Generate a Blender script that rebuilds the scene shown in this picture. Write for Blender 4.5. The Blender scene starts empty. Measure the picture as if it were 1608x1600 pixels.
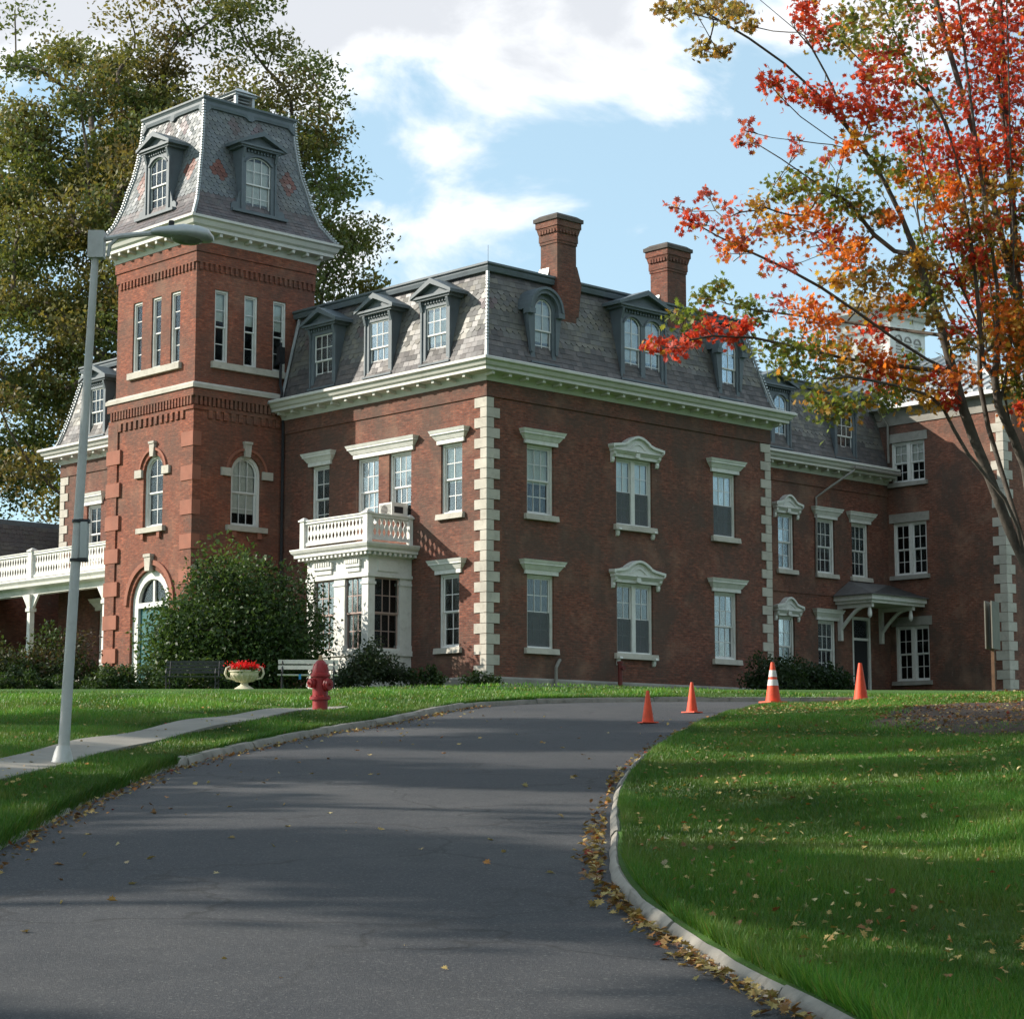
import bpy, math, random
import numpy as np
from mathutils import Vector, Matrix

random.seed(7); RNG = np.random.default_rng(7)
R = math.radians
SC = bpy.context.scene
COL = SC.collection

# ------------------------------------------------------------------ camera
cam_d = bpy.data.cameras.new('camera'); CAM = bpy.data.objects.new('camera', cam_d); COL.objects.link(CAM)
FPX = 3282.0; PITCH = math.atan(422 / FPX)
cam_d.sensor_width = 36; cam_d.lens = FPX / 1608 * 36; cam_d.clip_end = 3000; cam_d.clip_start = .1
CAM.location = (0, 0, 1.6); CAM.rotation_euler = (math.pi / 2 + PITCH, 0, 0)
SC.camera = CAM

# ------------------------------------------------------------------ sky and sun
SUN_EL, SUN_AZ = R(27), R(-86)                      # sun low on the left
w = bpy.data.worlds.new('World'); SC.world = w; w.use_nodes = True
nt = w.node_tree; nt.nodes.clear()
def N(nt, t, **kw):
    n = nt.nodes.new(t)
    for k, v in kw.items():
        if k in n.inputs and not hasattr(n, k): n.inputs[k].default_value = v
        else:
            try: setattr(n, k, v)
            except Exception: n.inputs[k].default_value = v
    return n
def LK(nt, a, b): nt.links.new(a, b)
sky = N(nt, 'ShaderNodeTexSky', sky_type='NISHITA', sun_disc=False, sun_elevation=SUN_EL, sun_rotation=SUN_AZ,
        altitude=100, air_density=1.0, dust_density=0.6, ozone_density=2.0)
tc = N(nt, 'ShaderNodeTexCoord')
sep = N(nt, 'ShaderNodeSeparateXYZ'); LK(nt, tc.outputs['Generated'], sep.inputs[0])
mp = N(nt, 'ShaderNodeMapping'); mp.inputs['Scale'].default_value = (1, 1, 1.7); mp.inputs['Location'].default_value = (0.37, 0.10, 0.21)
LK(nt, tc.outputs['Generated'], mp.inputs[0])
n1 = N(nt, 'ShaderNodeTexNoise'); n1.inputs['Scale'].default_value = 8.0; n1.inputs['Detail'].default_value = 9; n1.inputs['Roughness'].default_value = .55; n1.inputs['Distortion'].default_value = .35
LK(nt, mp.outputs[0], n1.inputs['Vector'])
# more cloud with height above the horizon
el = N(nt, 'ShaderNodeMapRange', interpolation_type='SMOOTHSTEP'); el.inputs[1].default_value = .27; el.inputs[2].default_value = .37; el.inputs[3].default_value = 0.0; el.inputs[4].default_value = .26
LK(nt, sep.outputs[2], el.inputs[0])
el2 = N(nt, 'ShaderNodeMapRange', interpolation_type='SMOOTHSTEP'); el2.inputs[1].default_value = .42; el2.inputs[2].default_value = .62; el2.inputs[3].default_value = 1.0; el2.inputs[4].default_value = .35
LK(nt, sep.outputs[2], el2.inputs[0])
elm = N(nt, 'ShaderNodeMath', operation='MULTIPLY'); LK(nt, el.outputs[0], elm.inputs[0]); LK(nt, el2.outputs[0], elm.inputs[1])
ad = N(nt, 'ShaderNodeMath', operation='ADD'); LK(nt, n1.outputs[0], ad.inputs[0]); LK(nt, elm.outputs[0], ad.inputs[1])
# big soft structure
n2 = N(nt, 'ShaderNodeTexNoise'); n2.inputs['Scale'].default_value = 2.1; n2.inputs['Detail'].default_value = 3
LK(nt, mp.outputs[0], n2.inputs['Vector'])
ad2 = N(nt, 'ShaderNodeMath', operation='MULTIPLY_ADD'); ad2.inputs[1].default_value = .35; LK(nt, n2.outputs[0], ad2.inputs[0]); LK(nt, ad.outputs[0], ad2.inputs[2])
cm = N(nt, 'ShaderNodeMapRange', interpolation_type='SMOOTHSTEP'); cm.inputs[1].default_value = .765; cm.inputs[2].default_value = .90
LK(nt, ad2.outputs[0], cm.inputs[0])
# thicker cloud is greyer below
ct = N(nt, 'ShaderNodeMapRange', interpolation_type='SMOOTHSTEP'); ct.inputs[1].default_value = .84; ct.inputs[2].default_value = 1.0
LK(nt, ad2.outputs[0], ct.inputs[0])
cc = N(nt, 'ShaderNodeMixRGB'); cc.inputs[1].default_value = (1.10, 1.12, 1.14, 1); cc.inputs[2].default_value = (.74, .77, .82, 1)
LK(nt, ct.outputs[0], cc.inputs[0])
sk = N(nt, 'ShaderNodeMixRGB', blend_type='MULTIPLY'); sk.inputs[0].default_value = 1; sk.inputs[2].default_value = (.150, .165, .169, 1)
LK(nt, sky.outputs[0], sk.inputs[1])
# thin veil of high haze that pales the blue
veil = N(nt, 'ShaderNodeMixRGB'); veil.inputs[0].default_value = .42; veil.inputs[2].default_value = (.79, 1.07, 1.15, 1); LK(nt, sk.outputs[0], veil.inputs[1])
mx = N(nt, 'ShaderNodeMixRGB'); LK(nt, cm.outputs[0], mx.inputs[0]); LK(nt, veil.outputs[0], mx.inputs[1]); LK(nt, cc.outputs[0], mx.inputs[2])
bg = N(nt, 'ShaderNodeBackground'); bg.inputs[1].default_value = 0.77; LK(nt, mx.outputs[0], bg.inputs[0])
wo = N(nt, 'ShaderNodeOutputWorld'); LK(nt, bg.outputs[0], wo.inputs[0])

sl = bpy.data.lights.new('sun', 'SUN'); sl.energy = 5.0; sl.angle = R(.53); sl.color = (1, .93, .82)
so = bpy.data.objects.new('sun', sl); COL.objects.link(so)
sd = Vector((math.sin(SUN_AZ) * math.cos(SUN_EL), math.cos(SUN_AZ) * math.cos(SUN_EL), math.sin(SUN_EL)))
so.rotation_euler = (-sd).to_track_quat('-Z', 'Y').to_euler(); so.location = (-60, 20, 50)

vs = SC.view_settings; vs.view_transform = 'Standard'; vs.look = 'None'; vs.gamma = 1; vs.use_curve_mapping = False; vs.exposure = 0.50
cy = SC.cycles; cy.max_bounces = 4; cy.diffuse_bounces = 2; cy.glossy_bounces = 2; cy.transmission_bounces = 3; cy.transparent_max_bounces = 8; cy.adaptive_threshold = .02
cy.use_denoising = True
cy.caustics_reflective = False; cy.caustics_refractive = False

# ------------------------------------------------------------------ helpers: tags, meshes
def tag(o, label=None, cat=None, group=None, kind=None):
    if label: o['label'] = label
    if cat: o['category'] = cat
    if group: o['group'] = group
    if kind: o['kind'] = kind
    return o
def empty(name, loc=(0, 0, 0), rz=0, parent=None):
    o = bpy.data.objects.new(name, None); COL.objects.link(o); o.location = loc; o.rotation_euler = (0, 0, rz); o.empty_display_size = .3
    if parent: o.parent = parent
    return o
def link(name, me, parent=None, loc=(0, 0, 0), rot=(0, 0, 0), scale=None):
    o = bpy.data.objects.new(name, me); COL.objects.link(o); o.location = loc; o.rotation_euler = rot
    if scale: o.scale = scale
    if parent: o.parent = parent
    return o
class MB:
    def __init__(s): s.v = []; s.f = []; s.c = []
    def add(s, vs, fs, col=None):
        b = len(s.v); s.v.extend(vs); s.f.extend([tuple(i + b for i in f) for f in fs])
        if col is not None: s.c.extend([col] * len(vs))
        return s
    def box(s, x0, x1, y0, y1, z0, z1, col=None):
        return s.frustum((x0, x1, y0, y1), (x0, x1, y0, y1), z0, z1, col)
    def frustum(s, a, b, z0, z1, col=None):
        vs = [(a[0], a[2], z0), (a[1], a[2], z0), (a[1], a[3], z0), (a[0], a[3], z0),
              (b[0], b[2], z1), (b[1], b[2], z1), (b[1], b[3], z1), (b[0], b[3], z1)]
        return s.add(vs, [(3, 2, 1, 0), (4, 5, 6, 7), (0, 1, 5, 4), (1, 2, 6, 5), (2, 3, 7, 6), (3, 0, 4, 7)], col)
    def prism(s, poly, y0, y1, M=None, col=None):            # poly in x,z, extruded along y
        n = len(poly)
        vs = [(x, y0, z) for x, z in poly] + [(x, y1, z) for x, z in poly]
        if M: vs = [M(*p) for p in vs]
        fs = [tuple(range(n)), tuple(range(2 * n - 1, n - 1, -1))] + [(i, i + n, (i + 1) % n + n, (i + 1) % n) for i in range(n)]
        return s.add(vs, fs, col)
    def ring(s, inner, outer, y0, y1):                        # two open polylines (same count) in x,z -> solid band
        n = len(inner)
        vs = [(x, y0, z) for x, z in inner] + [(x, y0, z) for x, z in outer] + [(x, y1, z) for x, z in inner] + [(x, y1, z) for x, z in outer]
        fs = []
        for i in range(n - 1):
            a, b, c, d = i, i + n, i + 2 * n, i + 3 * n
            fs += [(a, a + 1, b + 1, b), (c, d, d + 1, c + 1), (a, c, c + 1, a + 1), (b, b + 1, d + 1, d)]
        fs += [(0, n, 3 * n, 2 * n), (n - 1, 3 * n - 1, 4 * n - 1, 2 * n - 1)]
        return s.add(vs, fs)
    def tube(s, pts, rad, n=8, cap=True, col=None):
        pts = [Vector(p) for p in pts]; m = len(pts)
        if not hasattr(rad, '__len__'): rad = [rad] * m
        b = len(s.v); vs = []; up = Vector((0, 0, 1))
        ref = None
        for i, p in enumerate(pts):
            t = (pts[min(i + 1, m - 1)] - pts[max(i - 1, 0)]).normalized()
            if ref is None:
                ref = t.orthogonal().normalized()
            else:
                ref = (ref - t * ref.dot(t)); ref = ref.normalized() if ref.length > 1e-6 else t.orthogonal().normalized()
            q = t.cross(ref)
            for k in range(n):
                a = 2 * math.pi * k / n
                vs.append(tuple(p + (ref * math.cos(a) + q * math.sin(a)) * rad[i]))
        fs = []
        for i in range(m - 1):
            for k in range(n):
                k2 = (k + 1) % n
                fs.append((i * n + k, i * n + k2, (i + 1) * n + k2, (i + 1) * n + k))
        if cap: fs += [tuple(range(n - 1, -1, -1)), tuple((m - 1) * n + k for k in range(n))]
        return s.add(vs, fs, col)
    def lathe(s, prof, n=20, cx=0, cy=0, sx=1, sy=1, col=None):
        vs = []; m = len(prof)
        for r, z in prof:
            for k in range(n):
                a = 2 * math.pi * k / n; vs.append((cx + r * sx * math.cos(a), cy + r * sy * math.sin(a), z))
        fs = []
        for i in range(m - 1):
            for k in range(n):
                k2 = (k + 1) % n; fs.append((i * n + k, i * n + k2, (i + 1) * n + k2, (i + 1) * n + k))
        fs += [tuple(range(n - 1, -1, -1)), tuple((m - 1) * n + k for k in range(n))]
        return s.add(vs, fs, col)
    def mesh(s, name, mat, smooth=False):
        me = bpy.data.meshes.new(name); me.from_pydata(s.v, [], s.f)
        if s.c:
            a = me.color_attributes.new('Col', 'FLOAT_COLOR', 'POINT')
            arr = np.ones((len(s.v), 4), np.float32); arr[:, :3] = np.array(s.c, np.float32)[:, :3]; a.data.foreach_set('color', arr.ravel())
        if mat: me.materials.append(mat)
        me.validate(); 
        import bmesh
        bm = bmesh.new(); bm.from_mesh(me); bmesh.ops.recalc_face_normals(bm, faces=bm.faces); bm.to_mesh(me); bm.free()
        if smooth:
            me.polygons.foreach_set('use_smooth', [True] * len(me.polygons))
            if smooth is not True: me.set_sharp_from_angle(angle=R(smooth))
        me.update(); return me
    def build(s, name, mat, parent=None, loc=(0, 0, 0), rot=(0, 0, 0), smooth=False):
        return link(name, s.mesh(name, mat, smooth), parent, loc, rot)
def np_mesh(name, V, F, mat, col=None, smooth=False):         # V (n,3), F (m,k) equal-size faces
    me = bpy.data.meshes.new(name); V = np.ascontiguousarray(V, np.float32); F = np.ascontiguousarray(F, np.int32); m, k = F.shape
    me.vertices.add(len(V)); me.vertices.foreach_set('co', V.ravel())
    me.loops.add(m * k); me.loops.foreach_set('vertex_index', F.ravel())
    me.polygons.add(m); me.polygons.foreach_set('loop_start', np.arange(0, m * k, k, dtype=np.int32))
    try: me.polygons.foreach_set('loop_total', np.full(m, k, np.int32))
    except Exception: pass
    if smooth: me.polygons.foreach_set('use_smooth', np.ones(m, bool))
    if col is not None:
        a = me.color_attributes.new('Col', 'FLOAT_COLOR', 'POINT'); c4 = np.ones((len(V), 4), np.float32); c4[:, :3] = col; a.data.foreach_set('color', c4.ravel())
    me.materials.append(mat); me.update(calc_edges=True); return me

# ------------------------------------------------------------------ materials
def mat(name, base=(.5, .5, .5), rough=.6, metal=0, spec=.5):
    m = bpy.data.materials.new(name); m.use_nodes = True; t = m.node_tree; b = t.nodes['Principled BSDF']
    b.inputs['Base Color'].default_value = (*base, 1); b.inputs['Roughness'].default_value = rough; b.inputs['Metallic'].default_value = metal
    b.inputs['Specular IOR Level'].default_value = spec
    return m, t, b
def ramp(t, fac, stops):
    r = t.nodes.new('ShaderNodeValToRGB'); e = r.color_ramp.elements
    while len(e) < len(stops): e.new(.5)
    for i, (p, c) in enumerate(stops): e[i].position = p; e[i].color = (*c, 1)
    t.links.new(fac, r.inputs[0]); return r.outputs[0]
def objco(t): return t.nodes.new('ShaderNodeTexCoord').outputs['Object']
def geopos(t): return t.nodes.new('ShaderNodeNewGeometry').outputs['Position']
def noise(t, vec, scale, detail=4, rough=.55, dist=0):
    n = t.nodes.new('ShaderNodeTexNoise'); n.inputs['Scale'].default_value = scale; n.inputs['Detail'].default_value = detail; n.inputs['Roughness'].default_value = rough; n.inputs['Distortion'].default_value = dist
    if vec is not None: t.links.new(vec, n.inputs['Vector'])
    return n.outputs[0]
def mixc(t, fac, a, b, mode='MIX'):
    n = t.nodes.new('ShaderNodeMixRGB'); n.blend_type = mode
    for i, x in ((0, fac), (1, a), (2, b)):
        if hasattr(x, 'links') or hasattr(x, 'is_linked'): t.links.new(x, n.inputs[i])
        elif i == 0: n.inputs[0].default_value = x
        else: n.inputs[i].default_value = (*x, 1)
    return n.outputs[0]
def mapr(t, x, a, b, c=0, d=1):
    n = t.nodes.new('ShaderNodeMapRange'); t.links.new(x, n.inputs[0])
    for i, v in enumerate((a, b, c, d)): n.inputs[i + 1].default_value = v
    return n.outputs[0]
def bump(t, b, h, strength=.4, dist=.02):
    n = t.nodes.new('ShaderNodeBump'); n.inputs['Strength'].default_value = strength; n.inputs['Distance'].default_value = dist
    t.links.new(h, n.inputs['Height']); t.links.new(n.outputs[0], b.inputs['Normal'])
def attr(t, name='Col'):
    n = t.nodes.new('ShaderNodeVertexColor'); n.layer_name = name; return n.outputs[0]
def worn(name, base, rough=.6, var=.18, scale=2.0, dirt=(.25, .23, .2), dirt_amt=.25, fine=25, bmp=.15, spec=.4, metal=0):
    m, t, b = mat(name, base, rough, metal, spec); P = geopos(t)
    n = noise(t, P, scale, 6, .6); f = noise(t, P, fine, 4, .6)
    c = mixc(t, mapr(t, n, .3, .75, 0, 1), tuple(x * (1 - var) for x in base), tuple(min(1, x * (1 + var * .6)) for x in base))
    d = mapr(t, noise(t, P, scale * 2.3, 7, .65), .52, .72, 0, dirt_amt)
    c = mixc(t, d, c, dirt); c = mixc(t, mapr(t, f, .3, .7, 0, .12), c, tuple(x * .6 for x in base))
    t.links.new(c, b.inputs['Base Color'])
    if bmp: bump(t, b, f, bmp, .01)
    return m
def brick_mat(name, c1, c2, mortar, stain=1.0):
    m, t, b = mat(name, c1, .85, 0, .25); co = objco(t); s = t.nodes.new('ShaderNodeSeparateXYZ'); t.links.new(co, s.inputs[0])
    a = t.nodes.new('ShaderNodeMath'); a.operation = 'ADD'; t.links.new(s.outputs[0], a.inputs[0]); t.links.new(s.outputs[1], a.inputs[1])
    cb = t.nodes.new('ShaderNodeCombineXYZ'); t.links.new(a.outputs[0], cb.inputs[0]); t.links.new(s.outputs[2], cb.inputs[1])
    br = t.nodes.new('ShaderNodeTexBrick'); t.links.new(cb.outputs[0], br.inputs['Vector'])
    br.inputs['Scale'].default_value = 1; br.inputs['Brick Width'].default_value = .215; br.inputs['Row Height'].default_value = .0705; br.inputs['Mortar Size'].default_value = .0085; br.inputs['Mortar Smooth'].default_value = .25; br.inputs['Bias'].default_value = -.1
    br.inputs['Color1'].default_value = (*c1, 1); br.inputs['Color2'].default_value = (*c2, 1); br.inputs['Mortar'].default_value = (*mortar, 1)
    # single odd bricks
    vm = t.nodes.new('ShaderNodeVectorMath'); vm.operation = 'MULTIPLY'; vm.inputs[1].default_value = (4.65, 14.18, 1); t.links.new(cb.outputs[0], vm.inputs[0])
    wn = noise(t, vm.outputs[0], 1.0, 2, .7)
    c = mixc(t, mapr(t, wn, .35, .68, .0, .75), br.outputs[0], tuple(x * .42 for x in c2)); c = mixc(t, mapr(t, wn, .36, .22, 0, .55), c, tuple(min(1, x * 1.35) for x in c1))
    big = noise(t, co, .62, 8, .66, .4)
    c = mixc(t, mapr(t, big, .42, .62, 0, .72 * stain), c, (.095, .068, .054))            # weathered darker patches
    fad = noise(t, co, .8, 6, .6)
    c = mixc(t, mapr(t, fad, .52, .74, 0, .38 * stain), c, (.36, .22, .15))              # faded patches
    pal = noise(t, co, 5.5, 5, .7)
    c = mixc(t, mapr(t, pal, .60, .78, 0, .28 * stain), c, (.5, .38, .3))               # lime bloom and old pointing
    sv = t.nodes.new('ShaderNodeVectorMath'); sv.operation = 'MULTIPLY'; sv.inputs[1].default_value = (1.1, .16, 1); t.links.new(cb.outputs[0], sv.inputs[0])
    c = mixc(t, mapr(t, noise(t, sv.outputs[0], 1.0, 7, .65, .4), .50, .72, 0, .55 * stain), c, (.10, .075, .06))      # rain streaks
    t.links.new(c, b.inputs['Base Color'])
    hh = mixc(t, .5, br.outputs['Fac'], noise(t, co, 60, 3))
    iv = t.nodes.new('ShaderNodeInvert'); t.links.new(hh, iv.inputs['Color']); bump(t, b, iv.outputs[0], .6, .012)
    return m
M = {}
M['brick'] = brick_mat('brick', (.300, .104, .064), (.175, .064, .046), (.17, .12, .095))
M['brick_tower'] = brick_mat('brick_tower', (.385, .120, .066), (.255, .077, .048), (.20, .12, .088), .8)
M['brick_wing'] = brick_mat('brick_wing', (.32, .12, .074), (.21, .08, .052), (.20, .15, .12), 1.2)
M['stone'] = worn('stone', (.52, .48, .41), .85, .2, 1.6, (.26, .23, .19), .5, 22, .3)
M['brownstone'] = worn('brownstone', (.32, .122, .078), .85, .22, 1.8, (.25, .12, .08), .5, 20, .3)
M['foundation'] = worn('foundation', (.34, .32, .28), .9, .3, 1.5, (.15, .14, .12), .5, 14, .4)
M['white'] = worn('white', (.74, .73, .68), .55, .12, 2.5, (.40, .38, .32), .42, 30, .06)
M['cream'] = worn('cream', (.62, .605, .555), .55, .1, 1.5, (.40, .39, .33), .28, 30, .06)
M['sash'] = worn('sash', (.74, .73, .70), .5, .08, 3, (.5, .48, .42), .2, 30, .03)
M['pinksash'] = worn('pinksash', (.42, .30, .26), .5, .08, 3, (.3, .2, .17), .2, 30, .03)
M['dormer'] = worn('dormer', (.125, .150, .165), .55, .2, 1.5, (.07, .075, .08), .4, 25, .08)
M['roofflat'] = worn('roofflat', (.10, .10, .10), .8, .3, 1, (.06, .06, .06), .4, 12, .2)
M['roofslate'] = worn('roofslate', (.15, .14, .135), .7, .3, 3, (.08, .075, .07), .4, 12, .3)
M['chimney_cap'] = worn('chimney_cap', (.10, .085, .075), .9, .3, 4, (.05, .045, .04), .4, 20, .3)
M['flash'] = worn('flash', (.45, .47, .47), .45, .2, 2, (.2, .2, .2), .4, 25, .1, .5, .4)
M['iron'] = worn('iron', (.025, .026, .03), .5, .3, 3, (.06, .04, .03), .3, 25, .1)
M['pipe'] = worn('pipe', (.28, .26, .23), .5, .2, 2, (.12, .11, .10), .4, 25, .1)
M['blind'] = worn('blind', (.74, .77, .70), .8, .06, 3, (.5, .5, .45), .2, 10, 0)
M['curtain'] = worn('curtain', (.74, .72, .66), .9, .12, 8, (.4, .4, .36), .3, 10, 0)
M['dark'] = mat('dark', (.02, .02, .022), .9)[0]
M['door'] = worn('door', (.02, .13, .13), .5, .25, 2, (.01, .05, .05), .4, 20, .06)
def slate_mat():
    m, t, b = mat('slate', (.2, .2, .2), .6, 0, .45); P = geopos(t); a = attr(t)
    g = t.nodes.new('ShaderNodeNewGeometry').outputs['Random Per Island']
    c = mixc(t, mapr(t, g, 0, 1, 0, .45), a, mixc(t, 1, a, (.62, .62, .64), 'MULTIPLY'))
    st = noise(t, P, .7, 6, .6)
    c = mixc(t, mapr(t, st, .5, .7, 0, .5), c, (.10, .085, .07))
    c = mixc(t, mapr(t, noise(t, P, 3.5, 6, .7), .58, .75, 0, .3), c, (.22, .205, .15))
    t.links.new(c, b.inputs['Base Color']); t.links.new(mapr(t, g, 0, 1, .45, .75), b.inputs['Roughness'])
    bump(t, b, noise(t, P, 30, 4), .25, .01); return m
M['slate'] = slate_mat()
def glass_mat():
    m = bpy.data.materials.new('glass'); m.use_nodes = True; t = m.node_tree; t.nodes.clear()
    o = t.nodes.new('ShaderNodeOutputMaterial'); mixs = t.nodes.new('ShaderNodeMixShader'); tr = t.nodes.new('ShaderNodeBsdfTransparent'); tr.inputs[0].default_value = (.94, .96, .95, 1)
    gl = t.nodes.new('ShaderNodeBsdfGlossy'); gl.inputs['Roughness'].default_value = .14; gl.inputs['Color'].default_value = (.9, .95, 1, 1)
    lw = t.nodes.new('ShaderNodeFresnel'); lw.inputs[0].default_value = 1.30
    P = geopos(t); bp = t.nodes.new('ShaderNodeBump'); bp.inputs['Strength'].default_value = .03; bp.inputs['Distance'].default_value = .05; t.links.new(noise(t, P, 2.2, 2), bp.inputs['Height']); t.links.new(bp.outputs[0], gl.inputs['Normal'])
    t.links.new(lw.outputs[0], mixs.inputs[0]); t.links.new(tr.outputs[0], mixs.inputs[1]); t.links.new(gl.outputs[0], mixs.inputs[2]); t.links.new(mixs.outputs[0], o.inputs[0]); return m
M['glass'] = glass_mat()
def leaf_mat(name, trans=.35, rough=.5, hue=0):
    m = bpy.data.materials.new(name); m.use_nodes = True; t = m.node_tree; t.nodes.clear()
    o = t.nodes.new('ShaderNodeOutputMaterial'); a = attr(t)
    p = t.nodes.new('ShaderNodeBsdfPrincipled'); p.inputs['Roughness'].default_value = rough; p.inputs['Specular IOR Level'].default_value = .35; t.links.new(a, p.inputs['Base Color'])
    tr = t.nodes.new('ShaderNodeBsdfTranslucent'); t.links.new(mixc(t, 1, a, (1.25, 1.15, .7), 'MULTIPLY'), tr.inputs[0])
    mx = t.nodes.new('ShaderNodeMixShader'); mx.inputs[0].default_value = trans
    t.links.new(p.outputs[0], mx.inputs[1]); t.links.new(tr.outputs[0], mx.inputs[2]); t.links.new(mx.outputs[0], o.inputs[0]); return m
def screen_mat():
    m = bpy.data.materials.new('screen_mesh'); m.use_nodes = True; t = m.node_tree; p = t.nodes['Principled BSDF']; p.inputs['Base Color'].default_value = (.13, .14, .145, 1); p.inputs['Roughness'].default_value = .8
    tr = t.nodes.new('ShaderNodeBsdfTransparent'); mx = t.nodes.new('ShaderNodeMixShader'); mx.inputs[0].default_value = .62; o = t.nodes['Material Output']
    t.links.new(tr.outputs[0], mx.inputs[1]); t.links.new(p.outputs[0], mx.inputs[2]); t.links.new(mx.outputs[0], o.inputs[0]); return m
M['screen_mesh'] = screen_mat()
M['leaf'] = leaf_mat('leaf', .38); M['leaf_maple'] = leaf_mat('leaf_maple', .52); M['grass'] = leaf_mat('grass_blade', .3, .45); M['litter'] = leaf_mat('litter', .12, .7)
M['bark'] = worn('bark', (.13, .10, .075), .9, .35, 3, (.05, .042, .035), .5, 18, .6)
M['bark_grey'] = worn('bark_grey', (.105, .088, .072), .9, .45, 5, (.035, .03, .026), .8, 24, 1.0)
# ------------------------------------------------------------------ terrain
def interp(x, xs, ys): return float(np.interp(x, xs, ys))
KL_Y = [-20, -5, 4, 10, 14.1, 17.5, 21.1, 23.5, 26.3, 28.3, 30.1, 32.2, 34.3, 36.2, 37.6, 38.6, 39.4, 40.2, 41.2, 43, 47, 60]
KL_X = [-2.2, -2.6, -3.0, -3.3, -3.45, -3.58, -3.56, -3.28, -2.84, -2.40, -1.87, -1.50, -1.09, -.55, .25, 1.2, 2.4, 4.6, 9, 22, 60, 200]
KR_Y = [-20, -5, 4, 8.33, 9.2, 10.3, 11.35, 12.4, 13.3, 14.5, 16.5, 18.2, 19.6, 21.5, 23.6, 25.8, 28.0, 30.8, 33.2, 34.8, 36.2, 37.2, 38.2, 40.5, 45, 60]
KR_X = [3.2, 2.6, 1.9, 1.20, .98, .80, .66, .60, .60, .67, .76, .86, .99, 1.20, 1.50, 1.87, 2.25, 2.85, 3.40, 3.95, 5.2, 7.4, 12, 30, 80, 200]
def smooth(xs, ys):
    # resample and soften the polyline so that the kerbs bend, not kink
    X = np.linspace(xs[0], xs[-1], 1600); Y = np.interp(X, xs, ys); k = 21
    Yp = np.pad(Y, k // 2, mode='edge'); Ys = np.convolve(Yp, np.ones(k) / k, 'valid'); return X, Ys
KLs = smooth(KL_Y, KL_X); KRs = smooth(KR_Y, KR_X)
def kl(y): return np.interp(y, *KLs)
def kr(y): return np.interp(y, *KRs)
def sstep(x, a, b):
    t = np.clip((np.asarray(x, float) - a) / (b - a), 0, 1); return t * t * (3 - 2 * t)
def road_z(x, y):
    x = np.asarray(x, float); y = np.asarray(y, float)
    s = .044 + .009 * sstep(x, -7, -2) - .017 * sstep(x, 2, 9)
    q = y - 37.5; sm = np.where(q < -2, 0, np.where(q > 2, q, (q + 2) ** 2 / 8))     # soft knee
    z = .078 * (y - sm) + s * sm
    far = np.maximum(y - 110, 0); return z - far * s                                         # level beyond the house
def lump(x, y): return .035 * np.sin(x * .9 + 1.3) * np.cos(y * .55) + .02 * np.sin(x * 2.1 + y * 1.3)
def lawn_z(x, y):
    x = np.asarray(x, float); y = np.asarray(y, float)
    dl = kl(y) - x; dr = x - kr(y)
    left = .085 + .045 * sstep(dl, 0, 1.5) + lump(x, y) * sstep(dl, .2, 1.5)
    right = .062 + .19 * sstep(dr, 0, 5) * sstep(y, 6, 20) + lump(x, y) * sstep(dr, .2, 1.5)
    edge = sstep(np.maximum(dl, dr), .018, .055)
    return road_z(x, y) - .03 * (1 - edge) + edge * np.where(dl > 0, left, np.where(dr > 0, right, 0))
def Z(x, y):
    dl = kl(y) - x; dr = x - kr(y)
    return float(lawn_z(x, y)) if (dl > 0 or dr > 0) else float(road_z(x, y))
def pix(px, py, dist):                                         # ground-plan helper: a point at forward distance dist
    a = (px - 804) / FPX; b = -(py - 800) / FPX
    d = Vector((a, math.cos(PITCH) - b * math.sin(PITCH), math.sin(PITCH) + b * math.cos(PITCH)))
    return Vector((0, 0, 1.6)) + d * (dist / d.y)

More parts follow.
